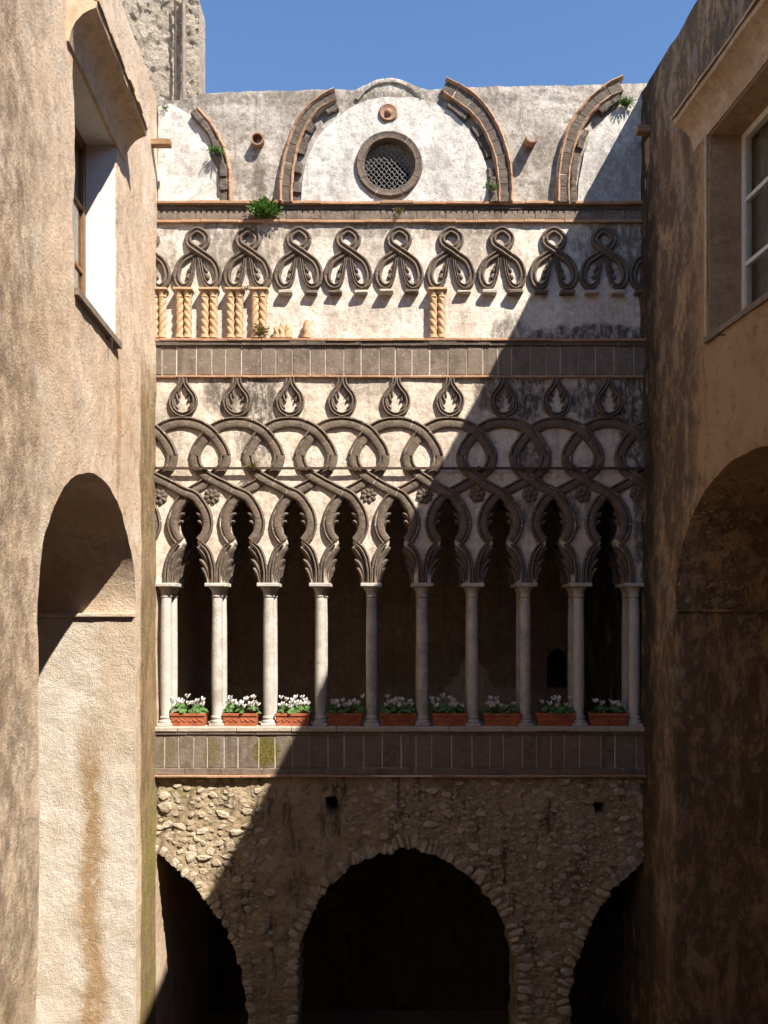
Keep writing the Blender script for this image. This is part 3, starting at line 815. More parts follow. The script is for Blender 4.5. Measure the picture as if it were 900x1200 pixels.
# ruined double arch ribs
ribs = [
    dict(o=[(329.5, 240), (330, 215), (335, 185), (346, 152), (361, 131), (377, 118), (392, 110)], i=[(342, 240), (342.5, 215), (347.5, 182), (359, 152), (374, 133), (393, 122)], s=-1),
    dict(o=[(522, 98), (549, 112), (570, 133), (584, 158), (593, 183), (597.5, 208), (598, 240)], i=[(519, 113), (538, 126), (556, 141), (570, 163), (579, 188), (583, 215), (584, 240)], s=-1),
    dict(o=[(652.5, 240), (653, 208), (657, 180), (666, 151), (684, 126), (705, 107), (728, 95)], i=[(664.5, 240), (664.5, 212), (668, 187), (675.5, 163), (688, 141), (705, 124), (722, 113)], s=-1)]
def off_path(p, d):
    t = np.gradient(p, axis=0); t /= np.linalg.norm(t, axis=1)[:, None]
    return p + np.stack([-t[:, 1], t[:, 0]], 1) * d
for r in ribs:
    o_ = catmull([(fx(a), fz(b)) for a, b in r['o']], 8)
    i_ = catmull([(fx(a), fz(b)) for a, b in r['i']], 8)
    o_ = resample(o_, 0.03); i_ = resample(i_, 0.03)
    rb = band('arch_rib', o_, prof_flat(0.040, 0.11), 'brick', FA, 7, gap=0.008, pn='rib_brick', jit=0.006)
    nI = len(i_); io = np.stack([np.interp(np.linspace(0, 1, nI), np.linspace(0, 1, len(o_)), o_[:, k]) for k in (0, 1)], 1)
    side = np.sign(np.cross(np.gradient(i_, axis=0)[nI // 2], (io - i_)[nI // 2]))
    band('arch_rib', i_, prof_flat(0.034, 0.095), 'brick', FA, 7, gap=0.008, pn='rib_brick', jit=0.006)
    mid = (i_ + io) / 2
    wid = np.linalg.norm(io - i_, axis=1) - 0.034
    path = np.column_stack([mid, np.zeros(nI), wid])
    band('arch_rib', path, prof_flat(1.0, 0.075, 0.1), 'lava', FA, 9, gap=0.012, pn='rib_stone', jit=0.010, jsc=12, core=True)
    # broken inner course
    inn = off_path(i_, -side * 0.060)
    n = 11
    for k in range(n):
        if random.random() < 0.15: continue
        a = int(k / n * (nI - 1)); b = min(nI - 1, int((k + 1) / n * (nI - 1)))
        if b - a < 2: continue
        seg = inn[a:b + 1] + np.array([random.uniform(-.008, .008), 0])
        seg = np.column_stack([resample(seg, 0.03), ])
        v, f = sweep(seg, prof_flat(random.uniform(0.07, 0.10), random.uniform(0.03, 0.085)))
        obj('rib_stone', v, f, 'lava', FA, jit=0.012, jsc=11)
o_ = resample(catmull([(fx(a), fz(b)) for a, b in [(233, 131), (247, 147), (259, 167), (266.5, 187), (270, 208), (271, 240)]], 8), 0.03)
rb = band('arch_rib', o_, prof_flat(0.04, 0.08), 'brick', FA, 6, gap=0.008, pn='rib_brick', jit=0.006)
inn = off_path(o_, -0.07)
for k in range(8):
    a = int(k / 8 * (len(inn) - 1)); b = int((k + 1) / 8 * (len(inn) - 1))
    v, f = sweep(resample(inn[a:b + 1] + 0, 0.03), prof_flat(random.uniform(0.07, 0.12), random.uniform(0.03, 0.09)))
    obj('rib_stone', v, f, 'lava', FA, jit=0.014, jsc=11)

# oculus
oc_path = np.array([(fx(456) + 0.345 * math.sin(a), fz(195) + 0.345 * math.cos(a)) for a in np.linspace(0, 2 * math.pi, 60)])
oc = band('oculus', oc_path, [(-.05, -0.05), (-.05, .035), (-.035, .055), (.0, .05), (.03, .065), (.045, .055), (.05, .03), (.05, -0.05)], 'tufa', FA, 9, gap=0.008, pn='ring_stone')
arc2 = np.array([(fx(456) + 0.30 * math.sin(a), fz(195) + 0.30 * math.cos(a)) for a in np.linspace(0, 2 * math.pi, 50)])
v, f = [], []
for i, p in enumerate(arc2[:-1]):
    q = np.array([fx(456), fz(195)]) + (p - np.array([fx(456), fz(195)])) * 1.0
    q2 = np.array([fx(456), fz(195)]) + (p - np.array([fx(456), fz(195)])) * 1.3
    v += [(q[0], 0.0, q[1]), (q2[0], 0.0, q2[1]), (q[0], 0.44, q[1])]
n = len(arc2) - 1
for i in range(n):
    j = (i + 1) % n
    f += [(3 * i, 3 * j, 3 * j + 1, 3 * i + 1), (3 * i, 3 * i + 2, 3 * j + 2, 3 * j)]
obj('reveal', v, f, 'parapet', oc, smooth=60)
wm = MB()
cx_, cz_, rr = fx(456), fz(195), 0.305
def wire(mb_, a, b, r=0.0026):
    a = Vector(a); b = Vector(b); d = (b - a).normalized(); s = d.cross(Vector((0, 1, 0))).normalized() * r; q = Vector((0, r, 0))
    mb_.add([a + s + q, a - s + q, a - s - q, a + s - q, b + s + q, b - s + q, b - s - q, b + s - q], [(0, 1, 5, 4), (1, 2, 6, 5), (2, 3, 7, 6), (3, 0, 4, 7)])
for sgn in (1, -1):
    for k in range(-9, 10):
        t = k * 0.046
        # lines at +-35 degrees
        dr = np.array([math.cos(R(48)), sgn * math.sin(R(48))]); nr_ = np.array([-dr[1], dr[0]])
        if abs(t) >= rr - 0.01: continue
        h = math.sqrt(rr * rr - t * t)
        # zigzag hexagonal look
        n = max(2, int(2 * h / 0.04))
        pts = []
        for j in range(n + 1):
            p = np.array([cx_, cz_]) + nr_ * (t + (0.006 if j % 2 else -0.006)) + dr * (-h + 2 * h * j / n)
            p[1] = p[1] - (0.0)
            pts.append(p)
        for p, q in zip(pts[:-1], pts[1:]):
            wire(wm, (p[0], 0.06 + sgn * 0.004, p[1]), (q[0], 0.06 + sgn * 0.004, q[1]))
wm.build('wire_mesh', 'wire', oc)
# stone roundel above it
v, f = lathe([(0.115, 0), (0.112, 0.035), (0.095, 0.05), (0.08, 0.04), (0.045, 0.035), (0.04, 0.05), (0.02, 0.07), (0.001, 0.072)], 0, 0, 22)
v = [(fx(455) + a, 0.0 - c, fz(134) + b) for a, b, c in v]
obj('roundel', v, f, 'old_clay', FA, jit=0.006, jsc=12, smooth=45)

# clay spouts
def spout(px, py, L, tilt, name='clay_spout', full=False):
    v = []; f = []
    n = 12; r = 0.075
    for i, y in enumerate((0.02, -L)):
        for rad in (r, r - 0.016):
            for k in range(n + 1):
                a = math.pi * (1.0 + k / n) if not full else math.pi * (0.5 + 2 * k / n)
                v.append((fx(px) + rad * math.cos(a), y, fz(py) + rad * math.sin(a) - tilt * i * L))
    m = n + 1
    def q(i, j, k): return (i * 2 + j) * m + k
    for k in range(n):
        f.append((q(0, 0, k), q(0, 0, k + 1), q(1, 0, k + 1), q(1, 0, k)))
        f.append((q(0, 1, k), q(1, 1, k), q(1, 1, k + 1), q(0, 1, k + 1)))
        f.append((q(1, 0, k), q(1, 0, k + 1), q(1, 1, k + 1), q(1, 1, k)))
    f.append((q(0, 0, 0), q(1, 0, 0), q(1, 1, 0), q(0, 1, 0))); f.append((q(0, 0, n), q(0, 1, n), q(1, 1, n), q(1, 0, n)))
    return obj(name, v, f, 'old_clay', FA, smooth=50, jit=0.003)
spout(303, 166, 0.10, 0.2, full=True)
spout(620.5, 166, 0.20, 0.25)

# ---- cornice below the parapet
def hbricks(name, x0, x1, py0, py1, out, mat, parent, lo, hi, gap=0.005, pn='brick', back=0.02, jit=0.003, dz=0.003, do=0.006, core='mortar'):
    mb_ = MB(); mb_.box((x0, -out * 0.8, fz(py1) + 0.003), (x1, back, fz(py0) - 0.003))
    root = mb_.build(name, core, parent)
    x = x0
    while x < x1 - 0.01:
        L = random.uniform(lo, hi)
        xb = min(x + L, x1)
        if x1 - xb < lo * 0.5: xb = x1
        o = out + random.uniform(-do, do); d = random.uniform(-dz, dz)
        block(pn, (x, -o, fz(py1) + d), (xb - gap, back - 0.002, fz(py0) + d), mat, root, 0.004, jit)
        x = xb
    return root
hbricks('cornice', XL, XR, 238.3, 241.6, 0.066, 'brick', FA, 0.22, 0.4, jit=0.005, do=0.01)
hbricks('cornice_shade_strip', XL, XR, 241.8, 246.2, 0.020, 'lava', FA, 0.35, 0.6, pn='moulding_stone', core='lava')  # dark strip standing in for the shadow under the brick course
# toothed course
mb_ = MB(); mb_.box((XL, -0.012, fz(258.5)), (XR, 0.02, fz(246.3))); tc = mb_.build('toothed_course', 'lava', FA)
x = XL
while x < XR:
    L = random.uniform(0.30, 0.42)
    n = int(L / 0.062)
    lp = [(x, fz(258)), (x + L - 0.006, fz(258))]
    for k in range(n, 0, -1):
        a = x + (L - 0.006) * k / n; b = x + (L - 0.006) * (k - 1) / n
        w = a - b; hz = fz(248.6 + random.uniform(-.3, .8))
        if x < fx(300):
            lp += [(a, fz(252)), (a - w * .35, hz), (b + w * .3, hz), (b + 0.001, fz(252))]
        else:
            lp += [(a, fz(251.5)), (a - w * .25, fz(251.5)), (a - w * .25, hz), (b + 0.001, hz)]
    o = random.uniform(0.026, 0.036)
    v, f = prism(lp, -o, -0.005); obj('toothed_stone', v, f, 'tufa_slab', tc, jit=0.002)
    x += L
hbricks('string_course', XL, XR, 258.8, 262.2, 0.042, 'brick', FA, 0.22, 0.34)

# ---- frieze wall with knots
lumpy_wall('frieze_wall', [rect(XL, XR, fz(402), fz(246.2))], lambda u, z, d: (u, d, z), 0.45, 'frieze', FA, 0.05, (XL, XR, fz(402), fz(246)),
           lambda u, z: 0.010 * fbm(u, z, 2.5, 61) + 0.004 * fbm(u, z, 9, 63))
def leaf_finger(mb_, p0, p1, p2, r0, r1, y, hgt, n=7, P=None):
    """a fleshy leaf finger along a bent line in the facade plane"""
    P = catmull(P if P is not None else [p0, p1, p2], 4); P = resample(P, 0.012) if len(P) > 3 else P
    m = len(P)
    t = np.gradient(P, axis=0); t /= np.linalg.norm(t, axis=1)[:, None] + 1e-9
    nr_ = np.stack([-t[:, 1], t[:, 0]], 1)
    prof = [(-1, 0), (-.75, .65), (0, 1), (.75, .65), (1, 0)]
    v = []; f = []
    for i in range(m):
        s = i / (m - 1)
        r = (r0 + (r1 - r0) * s) * (1.0 if s < 0.75 else math.sqrt(max(0.02, 1 - ((s - .75) / .26) ** 2)))
        hh = hgt * (0.55 + 0.45 * s) * (r / max(r0, r1)) ** .5
        for (u, h) in prof:
            v.append((P[i, 0] + nr_[i, 0] * u * r, y - hh * h, P[i, 1] + nr_[i, 1] * u * r))
    k = len(prof)
    for i in range(m - 1):
        for j in range(k - 1):
            f.append((i * k + j, i * k + j + 1, (i + 1) * k + j + 1, (i + 1) * k + j))
    f.append(tuple(range((m - 1) * k, m * k))); f.append(tuple(range(k)))
    mb_.add(v, f)

knots = [172, 231.5, 290.5, 349.5, 408.5, 468, 528, 588, 648, 707, 766]
kp = [(-2.9, 304), (-4.4, 314), (-6.4, 325), (-10, 333.5), (-16.5, 337), (-22.6, 332.5), (-24.6, 322), (-19.5, 308.5), (-9, 300.5), (2.5, 293), (9.6, 286.5), (10, 277.5), (0, 270.8), (-10, 277.5), (-9.6, 286.5), (-2.5, 293), (9, 300.5), (19.5, 308.5), (24.6, 322), (22.6, 332.5), (16.5, 337), (10, 333.5), (6.4, 325), (4.4, 314), (2.9, 304)]
kg = 'knot'
for ci, c in enumerate(knots):
    c += random.uniform(-.6, .6)
    P = catmull([(fx(c + a), fz(b)) for a, b in kp], 7)
    s = np.linspace(0, 1, len(P))
    lift = 0.026 * np.exp(-((s - 0.635) / 0.045) ** 2)
    wd = np.clip(np.minimum(s, 1 - s) / 0.20, 0.48, 1)
    P = np.column_stack([P, lift, wd])
    kn = band('interlaced_knot', P, prof_roll2(0.088, 0.048), 'tufa', FA, 9, gap=0.005, pn='knot_stone', step=0.014, jit=0.003)
    for sg in (-1, 1):
        mb_ = MB()
        for (a0, a1, a2, r0, r1) in (((4.5, 307), (7.0, 311), (8.6, 315.5), .020, .018), ((6, 313), (9.5, 316.5), (11.2, 320), .020, .022), ((7.5, 321), (11.0, 324), (12.5, 328), .022, .030)):
            leaf_finger(mb_, (fx(c + sg * a0[0]), fz(a0[1])), (fx(c + sg * a1[0]), fz(a1[1])), (fx(c + sg * a2[0]), fz(a2[1])), r0, r1, 0.0, 0.036)
        mb_.build('scroll_leaf', 'tufa', kn, smooth=50, jit=0.002)
        # foot block that once sat on a colonnette
        w = random.uniform(7.5, 9); e = random.uniform(-1, 1.5)
        v, f = bevel_box((fx(c + sg * 15 - w), -0.075 - random.uniform(0, .03), fz(346.5 + e)), (fx(c + sg * 15 + w), 0.01, fz(342.3)), 0.012)
        obj('foot_block', v, f, 'coping' if random.random() < .5 else 'tufa', kn, jit=0.010, jsc=9)

# twisted clay colonnettes
def twisted(px, py_t, py_b, parent, r=0.046, mat='ochre_clay', cap=True):
    z1, z0 = fz(py_t), fz(py_b)
    root_v = []; root_f = []
    seg = 24; nh = max(6, int((z1 - z0) / 0.009))
    cy = -0.055
    zs = np.linspace(z0 + 0.035, z1 - (0.075 if cap else 0.0), nh)
    sg = 1 if int(px) % 2 else -1
    for z in zs:
        tw = (z - z0) * 23 * sg
        for k in range(seg):
            a = 2 * math.pi * k / seg
            q = r * (0.76 + 0.28 * abs(math.cos(1.5 * (a + tw))))
            if not cap: q *= 1 - 0.35 * max(0, (z - z0) / (z1 - z0)) ** 3
            root_v.append((fx(px) + q * math.cos(a), cy + q * math.sin(a), z))
    for i in range(nh - 1):
        for k in range(seg):
            a = i * seg + k; b = i * seg + (k + 1) % seg
            root_f.append((a, b, b + seg, a + seg))
    root_f.append(tuple(range((nh - 1) * seg, nh * seg)))
    o = obj('colonnette', root_v, root_f, mat, parent, smooth=55, jit=0.003 if cap else 0.008)
    v, f = lathe([(r * 1.18, 0), (r * 1.2, 0.012), (r * 1.05, 0.02), (r * 1.1, 0.03), (r * 0.95, 0.04)], fx(px), cy, 14, z0); obj('base', v, f, mat, o, smooth=50, jit=0.002)
    if cap:
        v, f = lathe([(r * .95, 0), (r * 1.1, 0.008), (r * .95, 0.016), (r * .98, 0.03), (r * 1.15, 0.06), (r * 1.3, 0.08)], fx(px), cy, 14, z1 - 0.078); obj('capital', v, f, mat, o, smooth=50, jit=0.003)
    return o
pairs = [(182.5, 192), (212, 221.5), (241.5, 251.5), (271.5, 281.5), (300, 309), (507.5, 517)]
for a, b in pairs:
    twisted(a, 344, 398.4, FA); twisted(b, 344, 398.4, FA)
    block('abacus', (fx(a - 6.5), -0.125, fz(344)), (fx(b + 6.5), 0.0, fz(341.2)), 'ochre_clay', FA, 0.005, 0.004)
for p, t in ((325, 385), (331.5, 382), (338.5, 384), (360, 377.5)):
    twisted(p, t, 398.4, FA, 0.045, 'ochre_clay', cap=False)
SET[0] = 0.0
hbricks('ledge_course', XL, XR, 398.3, 401.3, 0.062, 'brick', FA, 0.25, 0.5, gap=0.004, jit=0.005)
hbricks('ledge_moulding', XL, XR, 401.6, 406.2, 0.046, 'lava', FA, 0.5, 0.9, pn='moulding_stone')
def slab_band(name, py0, py1, lo, hi, out, core_out):
    mb_ = MB(); mb_.box((XL, -core_out, fz(py1)), (XR, 0.3, fz(py0))); root = mb_.build(name, 'mortar', FA)
    x = XL
    while x < XR:
        L = random.uniform(lo, hi)
        o = out + random.uniform(-0.004, 0.004)
        block('slab', (x, -o, fz(py1) + 0.004), (x + L - 0.010, 0.0, fz(py0) - 0.002), 'tufa_slab', root, 0.005, 0.003)
        x += L
    return root
slab_band('slab_band', 406.4, 440.3, 0.155, 0.235, 0.024, 0.0165)
hbricks('string_course', XL, XR, 440.6, 443.4, 0.038, 'brick', FA, 0.22, 0.36)

# ---- arcade wall
colx = [193, 253, 314, 375, 435, 495, 555, 617, 680, 745]
tear = [215, 278, 340, 401, 464, 527, 590, 652, 713]
opn = [(a + b) / 2 for a, b in zip(colx[:-1], colx[1:])]
half = [(580, 0), (584, 3.6), (589, 8), (596, 12), (603, 14), (611, 15), (619, 14.6), (626, 12.8), (631, 10), (635, 8.6), (638, 9.2), (645, 13), (654, 16.5), (664, 18.6), (674, 20), (683, 20.3)]
hx = catmull(half, 4)
def open_loop(o, grow=0.0):
    r_ = [(fx(o + h + grow), fz(y)) for y, h in hx[1:]]
    l_ = [(fx(o - h - grow), fz(y)) for y, h in hx[1:]]
    return l_[::-1] + [(fx(o), fz(hx[0][0]))] + r_      # left foot -> apex -> right foot
def arcade_loop(z_top):
    lp = [(XL, fz(683))]
    for o in opn: lp += open_loop(o)
    lp += [(XR, fz(683)), (XR, z_top), (XL, z_top)]
    return lp
lumpy_wall('arcade_wall', [arcade_loop(fz(440))], lambda u, z, d: (u, d, z), 0.14, 'arcade', FA, 0.045, (XL, XR, fz(683), fz(440)),
           lambda u, z: 0.009 * fbm(u, z, 2.5, 71) + 0.004 * fbm(u, z, 9, 73))
v, f = prism(arcade_loop(fz(560)), 0.14, 0.42); obj('arcade_core', v, f, 'tufa', FA)
mb = MB(); mb.box((XL, 0.141, fz(559.9)), (XR, 0.45, fz(441))); mb.build('wall_core', 'interior', FA)

# interlaced strands, one right and one left per bay
def strand_pts(c, o, s):
    up = [(0, 495), (12, 496.4), (23, 500.7), (33, 507.7), (41, 517), (47.5, 528), (49.3, 537), (46.5, 547), (40, 554.5), (31, 560.8)]
    md = [(19, 568.2), (6, 575.2)]
    lo = [(-5.5, 581.5), (-12.5, 589.5), (-18, 599), (-20.8, 608), (-21.3, 616), (-18.5, 626), (-12.5, 634.3)]
    pts = [(fx(c + s * a), fz(b)) for a, b in up] + [(fx((c + o) / 2 + s * a), fz(b)) for a, b in md] + [(fx(o + s * a), fz(b)) for a, b in lo]
    return catmull(pts, 6)
bays = [(tear[0] - 62, opn[0] - 61)] + list(zip(tear, opn)) + [(tear[-1] + 62, opn[-1] + 63)]
SH = 0.046
for bi, (c, o) in enumerate(bays):
    for s in (1, -1):
        P = strand_pts(c, o, s)
        d = np.r_[0, np.cumsum(np.hypot(*np.diff(P, axis=0).T))] / 0.01
        lift = np.zeros(len(P))
        def nearp(x, y):
            return d[np.argmin(np.hypot(P[:, 0] - fx(x), P[:, 1] - fz(y)))]
        if s == 1:
            lift += 0.026 * np.exp(-((d - nearp(c + 31, 506)) / 9) ** 2)
        else:
            d1, d2 = nearp(c - 31, 562), nearp((c + o) / 2, 577)
            lift += 0.026 * np.clip(np.exp(-((d - d1) / 10) ** 2) + np.exp(-((d - d2) / 11) ** 2), 0, 1)
        wd = np.interp(d, [0, 70, 110, d[-1]], [1, 1, 0.90, 0.92])
        P = np.column_stack([P, lift + (0.0015 if s < 0 else 0), wd])
        k = int(np.argmin(np.abs(d - nearp(c + s * 49, 534))))
        band('interlaced_strand', P[:k + 1], prof_strand(0.132, SH, s), 'tufa', FA, random.choice((3, 4)), gap=0.006, pn='strand_stone', step=0.02, jit=0.003)
        band('interlaced_strand', P[k:], prof_strand(0.132, SH, -s), 'tufa', FA, random.choice((4, 5, 6)), gap=0.006, pn='strand_stone', step=0.02, jit=0.003)
# brackets and leaf cusps
def fingers(mb_, o, s, lst, y, h):
    for pts, r0, r1 in lst:
        leaf_finger(mb_, None, None, None, r0, r1, y, h, P=[(fx(o + s * a), fz(b)) for a, b in pts])
for bi, o in enumerate(opn):
    for s in (1, -1):
        bp = catmull([(fx(o + s * a), fz(b)) for a, b in [(13.5, 637.2), (19.5, 643), (24, 652), (26.8, 664), (27.6, 674), (27.6, 683.2)]], 6)
        bp = np.column_stack([bp, np.full(len(bp), 0.002 * (bi % 2)), np.interp(np.linspace(0, 1, len(bp)), [0, .25, 1], [.8, 1, .85])])
        br = band('arch_bracket', bp, prof_roll2(0.066, 0.046), 'tufa', FA, 2, gap=0.005, pn='bracket_stone', step=0.016, jit=0.003)
        mb_ = MB()
        fingers(mb_, o, s, [([(23, 683), (22.5, 668), (18.5, 654.5), (12.5, 645.5), (7.5, 641)], .028, .040),
                            ([(21.5, 683), (20.5, 670), (15.5, 660), (10.6, 655.6)], .022, .030),
                            ([(20, 683), (18.5, 675), (15.4, 668), (13.0, 665.5)], .016, .027)], 0.025, 0.056)
        mb_.build('leaf_cusp', 'tufa', br, smooth=50, jit=0.002)
        mb_ = MB()
        fingers(mb_, o, s, [([(16.5, 624), (17.2, 612), (15.0, 601), (9.6, 593), (4.4, 589.6)], .018, .031),
                            ([(15.8, 622), (15.6, 611), (11.8, 604), (6.8, 601.4)], .018, .029),
                            ([(15.2, 620), (14.4, 615), (11.2, 611.6), (8.2, 611)], .014, .026)], 0.025, 0.054)
        mb_.build('leaf_cusp', 'tufa', FA, smooth=50, jit=0.002)
        # matching cusps on the inner face of the arcade
        mb_ = MB()
        fingers(mb_, o, s, [([(18, 683), (18.5, 668), (15.5, 654), (11, 645), (6.0, 640.5)], .030, .040), ([(20, 683), (18.5, 670), (14, 659.5), (9.0, 655)], .024, .028),
                            ([(15.8, 622), (15.6, 611), (12.8, 604.5), (8.6, 602)], .020, .025), ([(15.2, 620), (14.4, 615), (12, 612), (9.8, 611.5)], .016, .022)], 0.36, 0.09)
        mb_.build('leaf_cusp', 'tufa', FA, smooth=50)

# pear shaped pendants above the rings
for c in tear + [774]:
    tp = catmull([(fx(c + a), fz(b)) for a, b in [(-2.2, 443.5), (-3, 450), (-6.5, 456), (-12, 463), (-14, 471), (-11.5, 480), (-6, 485), (0, 486.8), (6, 485), (11.5, 480), (14, 471), (12, 463), (6.5, 456), (3, 450), (2.2, 443.5)]], 5)
    te = band('pear_pendant', tp, prof_roll2(0.062, 0.048), 'tufa', FA, 4, gap=0.004, pn='pendant_stone', step=0.013, jit=0.002)
    mb_ = MB()
    for s in (-1, 1):
        for (a0, a1, a2, r0, r1) in (((2.0, 452), (5, 460), (3.6, 466), .022, .014), ((8, 459), (7.5, 466), (5, 472), .022, .016), ((11, 468), (9.5, 475), (5.5, 479.5), .022, .014)):
            leaf_finger(mb_, (fx(c + s * a0[0]), fz(a0[1])), (fx(c + s * a1[0]), fz(a1[1])), (fx(c + s * a2[0]), fz(a2[1])), r0, r1, 0.0, 0.042)
    mb_.build('pendant_leaf', 'tufa', te, smooth=50, jit=0.002)

# rosettes
for px, py in ((187, 582), (248.5, 581.5), (432, 580.5), (497.5, 581), (559, 579.5), (621, 579.5), (683, 579.5), (747, 579.5)):
    npet = 8 if px < 500 else 6
    mb_ = MB()
    v, f = lathe([(0.026, 0), (0.024, 0.03), (0.014, 0.042), (0.001, 0.045)], 0, 0, 10)
    mb_.add([(fx(px) + a, -c, fz(py) + b) for a, b, c in v], f)
    ro = mb_.build('rosette', 'tufa', FA, smooth=50)
    for k in range(npet):
        a = 2 * math.pi * k / npet + 0.2
        ca, sa = math.cos(a), math.sin(a)
        mb_ = MB()
        vs = []; fs = []
        w = 0.034 if npet == 8 else 0.044
        for (t, ww, h) in ((0.02, .4, .018), (0.045, .85, .034), (0.07, 1.0, .036), (0.09, .7, .028), (0.098, .25, .012)):
            for (u, hh) in ((-1, 0), (-.5, .8), (0, 1), (.5, .8), (1, 0)):
                vs.append((fx(px) + ca * t - sa * u * w * ww, -0.002 - h * hh * .7, fz(py) + sa * t + ca * u * w * ww))
        for i in range(4):
            for j in range(4): fs.append((i * 5 + j, i * 5 + j + 1, i * 5 + j + 6, i * 5 + j + 5))
        fs.append((20, 21, 22, 23, 24))
        obj('petal', vs, fs, 'tufa', ro, smooth=50, jit=0.002)

# iron tie bar with collar
mb_ = MB(); mb_.box((XL, -0.080, fz(551.3)), (XR, -0.056, fz(548.6))); tb = mb_.build('tie_bar', 'iron', FA)
for px in (387, 560):
    block('bar_collar', (fx(px - 1.5), -0.088, fz(552.5)), (fx(px + 1.5), 0.0, fz(547.6)), 'iron', tb, 0.003)

# ---- columns
capz = fz(683)
for ci, px in enumerate(colx):
    # shared impost block
    block('impost_block', (fx(px - 12.6), -0.055, fz(687.6)), (fx(px + 12.6), 0.44, fz(683.2)), 'marble', FA, 0.007, 0.004)
    for yi, cy in enumerate((0.075, 0.345)):
        x = fx(px) + random.uniform(-.004, .004)
        z0 = fz(851.2)
        v, f = lathe([(0.0625, 0), (0.066, 0.3), (0.0655, 0.7), (0.063, 1.1), (0.059, 1.383)], x, cy, 24, z0 + 0.125)
        co = obj('column', v, f, 'marble', FA, smooth=50, jit=0.003, jsc=6)
        bmb = MB()
        bmb.add(*bevel_box((x - 0.086, cy - 0.086, z0), (x + 0.086, cy + 0.086, z0 + 0.035), 0.006))
        v, f = lathe([(0.082, 0.034), (0.087, 0.05), (0.082, 0.066), (0.070, 0.07), (0.068, 0.082), (0.074, 0.092), (0.076, 0.102), (0.070, 0.114), (0.063, 0.127)], x, cy, 24, z0)
        bmb.add(v, f); bmb.build('base', 'marble', co, smooth=40, jit=0.005)
        v, f = lathe([(0.060, 0), (0.067, 0.008), (0.067, 0.018), (0.060, 0.025), (0.062, 0.05), (0.072, 0.085), (0.088, 0.105), (0.092, 0.123)], x, cy, 24, fz(700))
        obj('capital', v, f, 'marble', co, smooth=40, jit=0.005)

# ---- parapet of the gallery
mb_ = MB(); mb_.box((XL, -0.01, fz(909)), (XR, 0.44, fz(856.5))); mb_.build('balustrade_core', 'interior', FA)
x = XL; k = 0
while x < XR - 0.05:
    L = random.uniform(0.5, 0.72); xb = min(x + L, XR)
    block('coping_stone', (x, -0.062 + random.uniform(-.005, .005), fz(856.6)), (xb - 0.004, 0.50, fz(851.2)), 'coping', FA, 0.007, 0.004)
    x = xb
hbricks('sill_moulding', XL, XR, 856.8, 860.3, 0.044, 'tufa', FA, 0.5, 0.9, pn='moulding_stone', jit=0.004)
def slab_band2():
    mb_ = MB(); mb_.box((XL, -0.0235, fz(899.6)), (XR, -0.011, fz(860.4))); root = mb_.build('slab_panel', 'mortar', FA)
    x = XL
    while x < XR:
        L = random.uniform(0.155, 0.25)
        block('slab', (x, -0.030 + random.uniform(-.003, .003), fz(899.4)), (x + L - 0.010, -0.012, fz(860.8)), 'tufa_slab', root, 0.005, 0.004)
        x += L
slab_band2()
hbricks('base_course', XL, XR, 899.8, 906.8, 0.050, 'tufa_slab', FA, 0.3, 0.8, pn='course_stone', jit=0.005)
hbricks('string_course', XL, XR, 907, 909.6, 0.075, 'brick', FA, 0.25, 0.5, gap=0.006, jit=0.006, do=0.018)

# ---- rubble ground storey
def ragged(pts, step=0.05, amp=0.04, seed=0):
    P = catmull([(fx(a), fz(b)) for a, b in pts], 8); P = resample(P, step)
    return [(p[0] + amp * fbm(p[0], p[1], 9, seed), p[1] + amp * fbm(p[0], p[1], 9, seed + 4)) for p in P]
G = 720 + EYE * 100 - 2
a_mid = ragged([(349, 1210), (349, 1150), (352, 1112), (362, 1080), (379, 1048), (405, 1021), (438, 1004), (466, 996), (478, 993), (492, 997), (520, 1008), (549, 1027), (575, 1056), (592, 1088), (602, 1122), (606, 1160), (606, 1210)], seed=1)
a_lft = ragged([(140, 995), (165, 996), (190, 1003), (212, 1023), (234, 1045), (255, 1073), (270, 1102), (281, 1132), (288, 1165), (291, 1210)], seed=2)
a_rgt = ragged([(668, 1210), (669, 1165), (675, 1130), (684, 1103), (698, 1073), (717, 1045), (740, 1022), (765, 1008), (800, 1003)], seed=3)
rl = [(XL, fz(909))] + [(XL, fz(995))] + a_lft[1:] + [(fx(291), 0.0), (fx(349), 0.0)] + a_mid + [(fx(606), 0.0), (fx(668), 0.0)] + a_rgt[:-1] + [(XR, fz(1003)), (XR, fz(909))]
hole1 = [(fx(a), fz(b)) for a, b in ((381, 934), (394, 933), (396, 941), (396, 951), (389, 953), (382, 948))]
hole2 = [(fx(a), fz(b)) for a, b in ((696, 940), (709, 940), (709, 953), (697, 954))]
def dispW(u, z):
    pl = math.exp(-((u - fx(365)) / 0.6) ** 2)
    rocky = 0.030 * abs(nz(u, z * 1.5, 7, 83)) + 0.022 * abs(nz(u, z * 1.4, 15, 85)) + 0.010 * fbm(u, z, 26, 87)
    step_ = 0.022 if fbm(u, z, 2.6, 91) > 0.12 else 0.0
    return 0.022 * fbm(u, z, 2.2, 81) + rocky * (1 - 0.75 * pl) + step_ * pl - 0.012
lumpy_wall('rubble_wall', [rl, hole1, hole2], lambda u, z, d: (u, d, z), 0.55, 'rubble_bed', FA, 0.024, (XL, XR, fz(1230), fz(909)), dispW, smooth=60)
